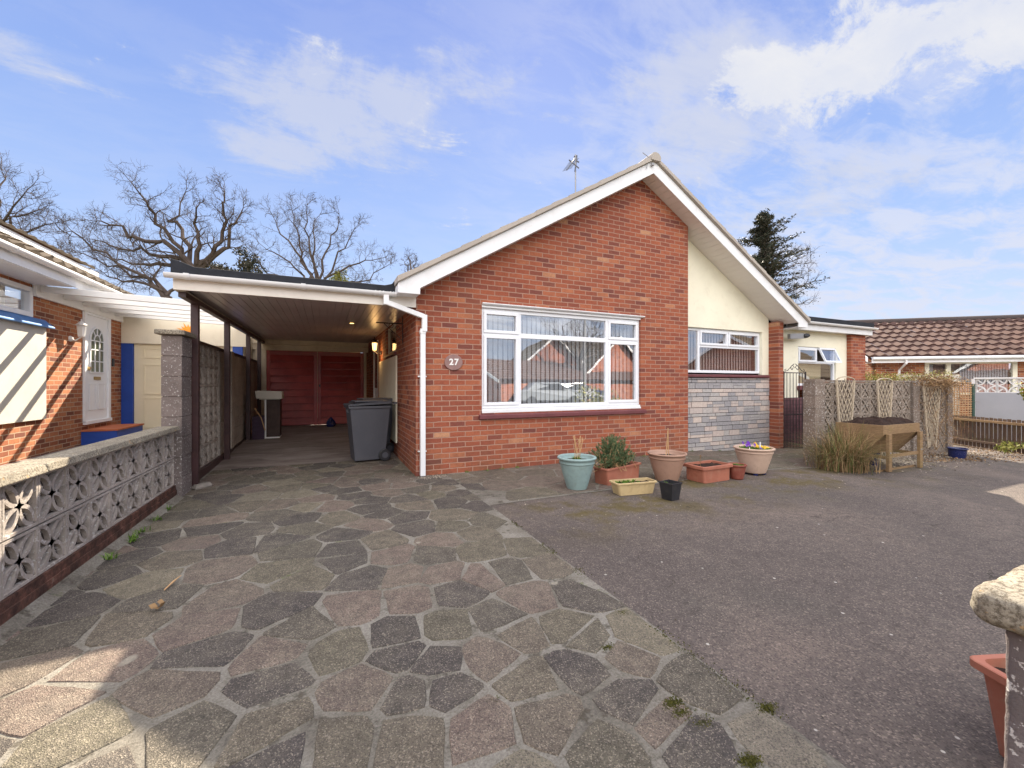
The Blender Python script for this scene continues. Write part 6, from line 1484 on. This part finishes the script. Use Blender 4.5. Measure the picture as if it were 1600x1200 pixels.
while u < L_w+.6:
    c = Vector((u+S3/2, ZT-.46+S3/2+.002)); e = .012
    for (a, b, c_, dd) in ((u, ZT-.46, u+S3, ZT-.445), (u, ZT-.062, u+S3, ZT-.047), (u, ZT-.445, u+e, ZT-.062), (u+S3-e, ZT-.445, u+S3, ZT-.062)): fbox(k, fW, a, c_, b, dd, .01, .11)
    for sx in (-1, 1):
        for sy in (-1, 1):
            cc = Vector((u+S3/2+sx*S3/2, c.y+sy*.195)); a0 = math.atan2(-sy, -sx)
            rib(k, [(cc.x+.185*math.cos(a0+f), cc.y+.185*math.sin(a0+f)) for f in [(-.78+1.56*i/10) for i in range(11)]], .03, .01, .11, fW)
            rib(k, [(cc.x, cc.y), (cc.x-sx*.11, cc.y-sy*.11)], .03, .02, .10, fW)
    u += S3+.015
q = k.build('fan_blocks', 'white', ww); q.location = -WWO
# square lattice fence
A2_ = at(1483, 650, 12.3); B2_ = at(1517, 650, 12.5); a2 = (B2_-A2_); a2.z = 0; LL = a2.length; a2.normalize(); n2_ = Vector((-a2.y, a2.x, 0))
fL = lambda u, v, d: tuple(Vector((A2_.x, A2_.y, 0))+a2*u+n2_*d+Vector((0, 0, v)))
lf = thing('lattice_panel', 'brown square lattice fence panel between the tan and the white wall', 'fence panel', (A2_.x, A2_.y, -.3)); LFO = Vector((A2_.x, A2_.y, -.3))
k = MB(); n = 8
for i in range(n+1): fbox(k, fL, LL*i/n-.012, LL*i/n+.018, .3, 1.36, 0, .012)
for j in range(15): z = .32+1.0*j/14; fbox(k, fL, -.02, LL+.02, z, z+.028, -.014, -.001)
q = k.build('lattice', 'lattice', lf); q.location = -LFO
k = MB(); fbox(k, fL, LL+.03, LL+.12, -.3, 1.30, -.03, .05); q = k.build('post', varied('green_stained_post', (.035, .075, .06), .2, 5, .7), lf); q.location = -LFO
# low dark board fence
FA = G(1478, 693); FB = G(1625, 713); fd = FB-FA; fd.z = 0; FL = fd.length; fd.normalize(); fn_ = Vector((-fd.y, fd.x, 0))
fF = lambda u, v, d: tuple(Vector((FA.x, FA.y, -.32))+fd*u+fn_*d+Vector((0, 0, v)))
lfn = thing('picket_fence', 'low dark wooden board fence in front of the white rendered wall', 'fence', (FA.x, FA.y, -.32)); LNO = Vector((FA.x, FA.y, -.32))
k = MB(); n = int(FL/.105)
for i in range(n): fbox(k, fF, i*.105, i*.105+.078, .03, .80+.01*math.sin(i*3.1), .02, .036)
q = k.build('pickets', 'fence', lfn); q.location = -LNO
k = MB(); fbox(k, fF, 0, FL, .68, .735, -.03, .018); q = k.build('top_rail', 'timber', lfn); q.location = -LNO
k = MB(); fbox(k, fF, 0, FL, .16, .21, -.015, .018); fbox(k, fF, 0, FL, 0, .05, -.06, -.02); q = k.build('lower_rail', 'fence', lfn); q.location = -LNO
def leafcloud(m, c, rad, n, L, W, rr, flat=1.0):
    for _ in range(n):
        v = Vector((rr.gauss(0, 1), rr.gauss(0, 1), rr.gauss(0, 1))).normalized()*rr.random()**.45
        p = Vector(c)+Vector((v.x*rad[0], v.y*rad[1], v.z*rad[2])); m.ctone = rr.random(); m.leaf(p, (rr.uniform(-1, 1), rr.uniform(-1, 1), rr.uniform(-.7, 1)), L*rr.uniform(.6, 1.3), W)
k = MB(); rr = random.Random(90); c = at(1600, 700, 8.9)
for i in range(6): leafcloud(k, (c.x+rr.uniform(-.25, .6), c.y+rr.uniform(-.3, .3), -.17+rr.uniform(0, .1)), (.16, .16, .09), 110, .07, .03, rr)
tag(k.build('low_shrub', 'hedge'), 'small yellow green shrub on the ground at the right edge by the board fence', 'shrub')
k = MB(); c = at(1612, 614, 8.2)
for i in range(3): leafcloud(k, (c.x+.1*i, c.y, c.z-.1*i+.1), (.2, .2, .16), 90, .09, .04, rr)
for i in range(4): k.tube([(c.x+.1*i, c.y, -.3), (c.x+.06*i, c.y+.02, c.z)], .008, 4)
tag(k.build('tall_shrub', 'hedge'), 'yellow green leaves of a tall shrub leaning in from the right edge', 'shrub')
k = MB(); rr = random.Random(91)
for i in range(26):
    c = at(1350+i*5.2+rr.uniform(-3, 3), 583+rr.uniform(-3, 5), 10.9); leafcloud(k, (c.x, c.y, c.z-.12), (.2, .25, .16), 90, .05, .02, rr)
for i in range(20): c = at(1350+i*7, 590, 10.9); k.tube([(c.x, c.y, -.3), (c.x, c.y, c.z-.1)], .01, 4)
tag(k.build('hedge', 'hedge'), 'sparse yellow green hedge showing over the top of the tan block wall', 'hedge')
k = MB(); rr = random.Random(92)
for i in range(900):
    c = at(rr.uniform(1440, 1600), 705+rr.uniform(-6, 14), 1); p = G(rr.uniform(1440, 1600), rr.uniform(700, 722)); k.ctone = rr.random(); k.leaf((p.x, p.y, p.z+.005), (rr.uniform(-1, 1), rr.uniform(-1, 1), rr.uniform(0, .5)), rr.uniform(.02, .06), .02)
tag(k.build('leaf_litter', 'leaf_dry'), 'brown leaf litter on the ground before the dark board fence', 'leaf litter', kind='stuff')

# ------------------------------------------------------------------ trees
def grow(m, p, d, L, r, depth, rr, curl=.35, lift=.12, tips=None, kink=.45):
    """one limb with side branches"""
    n = max(3, int(5-(2-min(depth, 2)))); pts = [Vector(p)]; rs = [r]; d = Vector(d).normalized(); dirs = [d]
    for i in range(n):
        d = (d+Vector((rr.gauss(0, kink), rr.gauss(0, kink), rr.gauss(0, kink)+lift))*.5).normalized(); pts.append(pts[-1]+d*L/n); rs.append(r*(1-.72*(i+1)/n)); dirs.append(d)
    m.tube(pts, rs, 5 if depth > 2 else (4 if depth > 1 else 3), False)
    if depth == 0:
        if tips is not None: tips.append(pts[-1])
        return
    nb_ = {1: 5, 2: 6, 3: 5, 4: 5}.get(depth, 4)
    for i in range(nb_):
        f = .28+.72*(i+rr.random()*.8)/nb_; f = min(f, .99); q = f*n; a = int(q); pos = pts[a].lerp(pts[min(a+1, n)], q-a); dd = dirs[min(a+1, n)]
        ax = dd.orthogonal().normalized(); ax.rotate(Matrix.Rotation(rr.uniform(0, 2*PI), 3, dd)); nd = (dd*math.cos(R(48))+ax*math.sin(R(48)))
        grow(m, pos, nd, L*rr.uniform(.42, .62), max(.0068, r*(1-.72*f)*.5), depth-1, rr, curl, lift, tips, kink)
def oak(label, base_px, fork, limbs, t, seed, rad=.42, depth=3, group='bare trees behind the houses', twig=.012, mainr=.145):
    rr = random.Random(seed); F0 = at(*fork, t); B0 = Vector((at(*base_px, t).x, at(*base_px, t).y, -.1))
    tree = thing('bare_tree', label, 'tree', B0, 0, group)
    tm = MB(); tm.tube([B0, B0.lerp(F0, .5)+Vector((rr.uniform(-.2, .2), 0, 0)), F0], [rad, rad*.8, rad*.62], 9, False); q = tm.build('trunk', 'bark', tree); q.location = -B0
    m = MB()
    for lp in limbs:
        dep = rr.uniform(-2.2, 2.2); P_ = [F0]; n = len(lp)
        for i, (x, y) in enumerate(lp): P_.append(at(x, y, t+dep*(i+1)/n))
        # smooth and roughen the limb
        pts = []
        for i in range(len(P_)-1):
            for s_ in range(3): pts.append(P_[i].lerp(P_[i+1], s_/3)+Vector((rr.gauss(0, .09), rr.gauss(0, .09), rr.gauss(0, .10))))
        pts.append(P_[-1]); nn = len(pts); rs = [mainr*(1-.86*i/(nn-1)) for i in range(nn)]
        m.tube(pts, rs, 6, False); tot = sum((pts[i+1]-pts[i]).length for i in range(nn-1))
        for i in range(2, nn):
            f = i/(nn-1); dd = (pts[min(i+1, nn-1)]-pts[i-1]).normalized()
            for _ in range(2 if i > nn*.4 else 1):
                ax = dd.orthogonal().normalized(); ax.rotate(Matrix.Rotation(rr.uniform(0, 2*PI), 3, dd)); nd = dd*.65+ax*.75
                grow(m, pts[i], nd, tot*.24*rr.uniform(.6, 1.15)*(1.15-.5*f), max(.016, rs[i]*.42), 2, rr)
        grow(m, pts[-1], (pts[-1]-pts[-2]), tot*.16, max(.02, rs[-1]), 2, rr)
    q = m.build('branches', 'bark', tree); q.location = -B0; return tree, m
oak('largest bare oak, its gnarled crown spread above the left end of the carport', (305, 500), (303, 424),
    [[(275, 388), (244, 347), (232, 318), (205, 285)], [(262, 378), (215, 372), (180, 352), (152, 345)], [(285, 370), (270, 345), (290, 300)], [(330, 395), (352, 362), (352, 320), (350, 296)], [(345, 392), (362, 350), (380, 325)], [(270, 400), (235, 395), (190, 385), (150, 375)],
     [(318, 385), (300, 350), (312, 318)], [(262, 410), (225, 412), (175, 405)]], 22, 101)
oak('rounded bare tree behind the carport roof, left of the house gable', (500, 520), (497, 448),
    [[(478, 420), (468, 385), (462, 350), (455, 322)], [(492, 415), (490, 375), (500, 335)], [(515, 425), (540, 385), (560, 350)], [(520, 430), (560, 410), (602, 402)], [(470, 432), (435, 400), (405, 380)], [(465, 438), (420, 425), (385, 385)], [(505, 410), (520, 370), (530, 335)], [(535, 440), (575, 435), (610, 412)], [(475, 405), (440, 365), (425, 335)], [(485, 400), (478, 360), (480, 320)]], 26, 202, rad=.35, mainr=.095)
oak('bare tree at the left edge with branches reaching over the neighbour\'s roof', (-60, 520), (-40, 420),
    [[(-25, 380), (0, 330), (5, 290), (2, 265)], [(-10, 390), (20, 345), (60, 328)], [(0, 395), (45, 360), (88, 348)], [(-15, 400), (40, 385), (90, 400)], [(-20, 360), (10, 330), (40, 300)]], 19, 303, rad=.4, mainr=.11)
oak('low sprawling bare tree reaching sideways behind the pergola', (265, 520), (263, 463),
    [[(240, 440), (205, 430), (170, 415), (120, 395)], [(235, 447), (195, 440), (160, 425)], [(225, 436), (180, 410), (128, 372), (100, 362)], [(285, 440), (300, 425)], [(240, 430), (250, 410)]], 20, 404, rad=.25, mainr=.10)
oak('small distant bare tree peeping over the left slope of the house roof', (640, 520), (640, 440), [[(636, 420), (632, 410)], [(645, 418), (650, 405)], [(641, 415), (640, 400)]], 34, 505, rad=.2, depth=2, mainr=.10)
# evergreen bushes among the trees
def evergreen(name, label, cat, c, rad, n, seed, m='leaf_conifer', L=.22):
    rr = random.Random(seed); t = thing(name, label, cat, (c[0], c[1], 0)); k = MB(); o = Vector((c[0], c[1], 0))
    for i in range(14):
        v = Vector((rr.gauss(0, .5), rr.gauss(0, .5), rr.gauss(0, .5))); leafcloud(k, (v.x*rad[0], v.y*rad[1], c[2]+v.z*rad[2]), (rad[0]*.4, rad[1]*.4, rad[2]*.4), n//14, L, L*.35, rr)
    k.build('foliage', m, t); k = MB(); k.tube([(0, 0, 0), (.1, 0, c[2])], [.18, .08], 6); k.build('trunk', 'bark', t); return t
p = at(385, 425, 24); evergreen('evergreen_tree', 'dark leafy evergreen between the two bare trees, just above the carport felt', 'tree', p, (1.1, 1.0, .9), 2000, 7)
p = at(530, 436, 25.5); evergreen('ivy', 'yellow green ivy wrapped round the trunk of the rounded bare tree', 'ivy', p, (.55, .5, .7), 900, 8, 'hedge', .16)
p = at(345, 425, 27); evergreen('evergreen_tree', 'low evergreen right of the largest bare oak trunk', 'tree', p, (1.2, .8, .5), 700, 9)
# conifer right of the roof
ct = thing('conifer', 'tall dark ragged conifer rising behind the right slope of the house roof', 'tree', (*at(1190, 560, 30).xy, 0)); CT = Vector(ct.location)
rr = random.Random(17); k = MB(); br = MB(); top = at(1190, 333, 30); H = top.z
br.tube([(0, 0, 0), (.1, 0, H*.5), (top.x-CT.x, top.y-CT.y, H-.2)], [.35, .22, .03], 8)
right = Vector((CS, -SN, 0))
def spray(p0, d, L, dens):
    pts = [Vector(p0)]
    for i in range(5): d = (d+Vector((rr.gauss(0, .12), rr.gauss(0, .12), rr.gauss(0, .1)-.02))).normalized(); pts.append(pts[-1]+d*L/5)
    br.tube(pts, [.05, .04, .03, .022, .015, .006], 4, False)
    for i in range(1, 6):
        for _ in range(dens):
            c = pts[i-1].lerp(pts[i], rr.random())+Vector((rr.gauss(0, .13), rr.gauss(0, .13), rr.gauss(0, .10)))*(1-.1*i)
            k.ctone = min(1, rr.random()**1.6); k.leaf(c, (rr.gauss(0, 1), rr.gauss(0, 1), rr.gauss(-.1, .5)), rr.uniform(.10, .24), .07)
for i in range(230):
    f = rr.random()**.8; z = H*(.42+.57*f); a = rr.uniform(0, 2*PI); L = (2.7*(1-f)**.5+.25)*rr.uniform(.35, 1.25)*(1.25 if math.sin(a*3+z*2.2) > 0 else .5); dv = Vector((math.cos(a), math.sin(a), rr.uniform(.1, .45)))
    spray((0.1, 0, z), dv, L, 26)
for (x, y) in ((1262, 398), (1268, 425), (1272, 440), (1268, 405), (1255, 455), (1264, 470), (1240, 395)):   # the long open boughs on its right
    e = at(x, y, 30)-CT; s_ = Vector((.2, 0, e.z-1.6)); d = (e-s_); pts = [s_.lerp(e, q/6)+Vector((rr.gauss(0, .08), rr.gauss(0, .08), rr.gauss(0, .08)+.15*math.sin(PI*q/6))) for q in range(7)]
    br.tube(pts, [.07, .06, .05, .04, .03, .02, .008], 5, False)
    for q in range(2, 7):
        for _ in range(3): grow(br, pts[q], (pts[q]-pts[q-1]).normalized()+Vector((rr.gauss(0, .6), rr.gauss(0, .6), rr.gauss(.1, .6))), .8, .02, 1, rr)
        for _ in range(26): k.ctone = rr.random()*.6; c = pts[q]+Vector((rr.gauss(0, .28), rr.gauss(0, .28), rr.gauss(0, .2))); k.leaf(c, (rr.gauss(0, 1), rr.gauss(0, 1), rr.gauss(0, .4)), rr.uniform(.08, .16), .05)
k.build('crown', 'leaf_conifer', ct); br.build('trunk', 'bark', ct)
# far low greenery so that no bare horizon shows between things
k = MB(); rr = random.Random(77)
for i in range(60):
    a = rr.uniform(-1.3, 1.5); d = rr.uniform(38, 60); leafcloud(k, (d*math.sin(a), d*math.cos(a), rr.uniform(.5, 2.0)), (3, 3, 1.6), 110, .7, .35, rr)
tag(k.build('distant_shrubbery', 'leaf_conifer'), 'low dark mass of distant shrubs behind the houses', 'shrubbery', kind='stuff')

# ------------------------------------------------------------------ the other side of the street (seen only in the window glass)
def mir(x, y, t): p = at(x, y, t); return Vector((p.x, 2*YF+.1-p.y, p.z))
def gable_house(name, label, c, wdt, dep, eav, rise, rz, tile='tile_brown', brickm='brick_x', g=None):
    """gable faces local +y; c = middle of the gable foot"""
    t = thing(name, label, 'house', c, rz, g); w2 = wdt/2
    k = MB(); k.prism([(-w2, 0, 0), (w2, 0, 0), (w2, 0, eav), (0, 0, eav+rise), (-w2, 0, eav)], (0, -dep, 0)); k.build('wall', brickm, t)
    for s_ in (-1, 1):
        k = MB(); a = (s_*(w2+.35), .35, eav-.35*rise/w2+.1); upv = Vector((-s_*(w2+.35), 0, rise+.35*rise/w2))
        if s_ > 0: wave_roof(k, a, (a[0], -dep-.3, a[2]), upv, 9, .33, .03)
        else: wave_roof(k, (a[0], -dep-.3, a[2]), a, upv, 9, .33, .03)
        k.build('roof_slope', tile, t)
        k = MB(); k.prism([(s_*(w2+.36), .36, eav-.35*rise/w2-.10), (0, .36, eav+rise-.06), (0, .36, eav+rise+.12), (s_*(w2+.36), .36, eav-.35*rise/w2+.08)], (0, .03, 0)); k.build('bargeboard', 'upvc', t)
    k = MB(); bar_frame(k, -1.3, 1.3, 1.0, 2.2, .06, .01, .06); k.box(-.03, .03, .01, .06, 1.06, 2.14); wn_ = k.build('window', 'upvc', t)
    k = MB(); k.box(-1.24, 1.24, .01, .02, 1.06, 2.14); k.build('pane', 'glass_dark', wn_)
    return t
h1 = mir(866, 600, 31); h1.z = -.3; gable_house('gabled_house', 'tall gabled house across the street, mirrored in the big window', h1, 6.0, 9, 2.5, 2.6, R(14), 'tile_moss')
h2 = mir(790, 600, 26); h2.z = -.3; gable_house('long_bungalow', 'long low brown roofed bungalow across the street, left in the reflection', h2+Vector((-1.5, -2, 0)), 7, 14, 1.9, 1.25, R(80), 'tile_brown')
h3 = mir(965, 600, 32); h3.z = -.3; gable_house('gabled_bungalow', 'dark gabled bungalow across the street, right in the reflection', h3, 7.5, 9, 2.3, 2.9, R(-12), 'tile_moss')
h4 = mir(1150, 590, 25); h4.z = -.3; gable_house('tan_roofed_bungalow', 'tan roofed bungalow mirrored in the recessed window', h4+Vector((1.5, -1, 0)), 8.5, 10, 2.1, 2.6, R(75), 'tile_moss')
tb_ = mir(905, 600, 30); rr = random.Random(606); tree = thing('bare_tree', 'bare tree across the street behind the gabled house', 'tree', (tb_.x, tb_.y, -.3)); m = MB()
m.tube([(0, 0, 0), (.1, 0, 2), (0, .1, 3.5)], [.3, .22, .2], 7); m.build('trunk', 'bark', tree); m = MB()
for i in range(9): a = 2*PI*i/9; grow(m, (0, .1, 3.3), (math.cos(a)*.8, math.sin(a)*.8, .9), 3.0, .1, 3, rr)
m.build('branches', 'bark', tree)
lp = mir(914, 600, 17); k = MB(); k.tube([(lp.x, lp.y, -.3), (lp.x, lp.y, 5.2)], .05, 8); k.tube([(lp.x, lp.y, 5.2), (lp.x-.7, lp.y, 5.35)], .03, 6); k.box(lp.x-1.0, lp.x-.7, lp.y-.06, lp.y+.06, 5.3, 5.38)
tag(k.build('street_lamp', 'stainless'), 'grey street lamp on a slim pole across the street', 'street lamp')
def car(label, c, rz, paint):
    t = thing('parked_car', label, 'car', c, rz, 'cars parked across the street'); k = MB(); W2 = .86
    prof = [(-2.1, .35), (-2.12, .75), (-1.95, .92), (-1.55, .98), (-1.05, 1.38), (.45, 1.42), (1.05, 1.02), (1.95, .88), (2.12, .65), (2.1, .35)]
    v = []; n = len(prof)
    for y, s_ in ((-W2, 1), (W2, 1)): v += [(x, y*(1 if z < 1.0 else .82), z) for x, z in prof]
    k.add(v, [tuple(range(n))[::-1], tuple(range(n, 2*n))]+[(i, (i+1) % n, n+(i+1) % n, n+i) for i in range(n)]); k.build('body', paint, t, bevel=.05)
    k = MB(); 
    for s_ in (-1, 1): k.add([(-1.42, s_*.835, 1.0), (.92, s_*.835, 1.02), (.42, s_*.725, 1.35), (-1.0, s_*.725, 1.33)], [(0, 1, 2, 3)])
    k.build('side_windows', 'felt', t)
    for x in (-1.3, 1.3):
        for s_ in (-1, 1):
            k = MB(); p_ = [(x+.31*math.cos(2*PI*i/18), s_*.80, .31+.31*math.sin(2*PI*i/18)) for i in range(18)]; k.prism(p_, (0, s_*.1, 0)); k.build('wheel', 'blackp', t)
    return t
M['silver'] = varied('silver_car_paint', (.22, .24, .27), .03, 2, .7, .0, 30, .3, metal=0)
cpos = mir(858, 600, 25); car('silver car parked across the street', (cpos.x, cpos.y, -.02), R(12), 'silver')
cpos = mir(893, 600, 26); car('darker car parked across the street by the street lamp', (cpos.x, cpos.y, -.02), R(5), 'bluepot')
k = MB(); rr = random.Random(55); c = mir(940, 605, 14)
for i in range(8): leafcloud(k, (c.x+rr.uniform(-.8, .8), c.y+rr.uniform(-.4, .4), .5+rr.uniform(-.3, .5)), (.5, .5, .45), 220, .12, .05, rr)
tag(k.build('roadside_shrub', 'hedge'), 'golden shrub on the near side of the street', 'shrub')
bpy.context.view_layer.update()
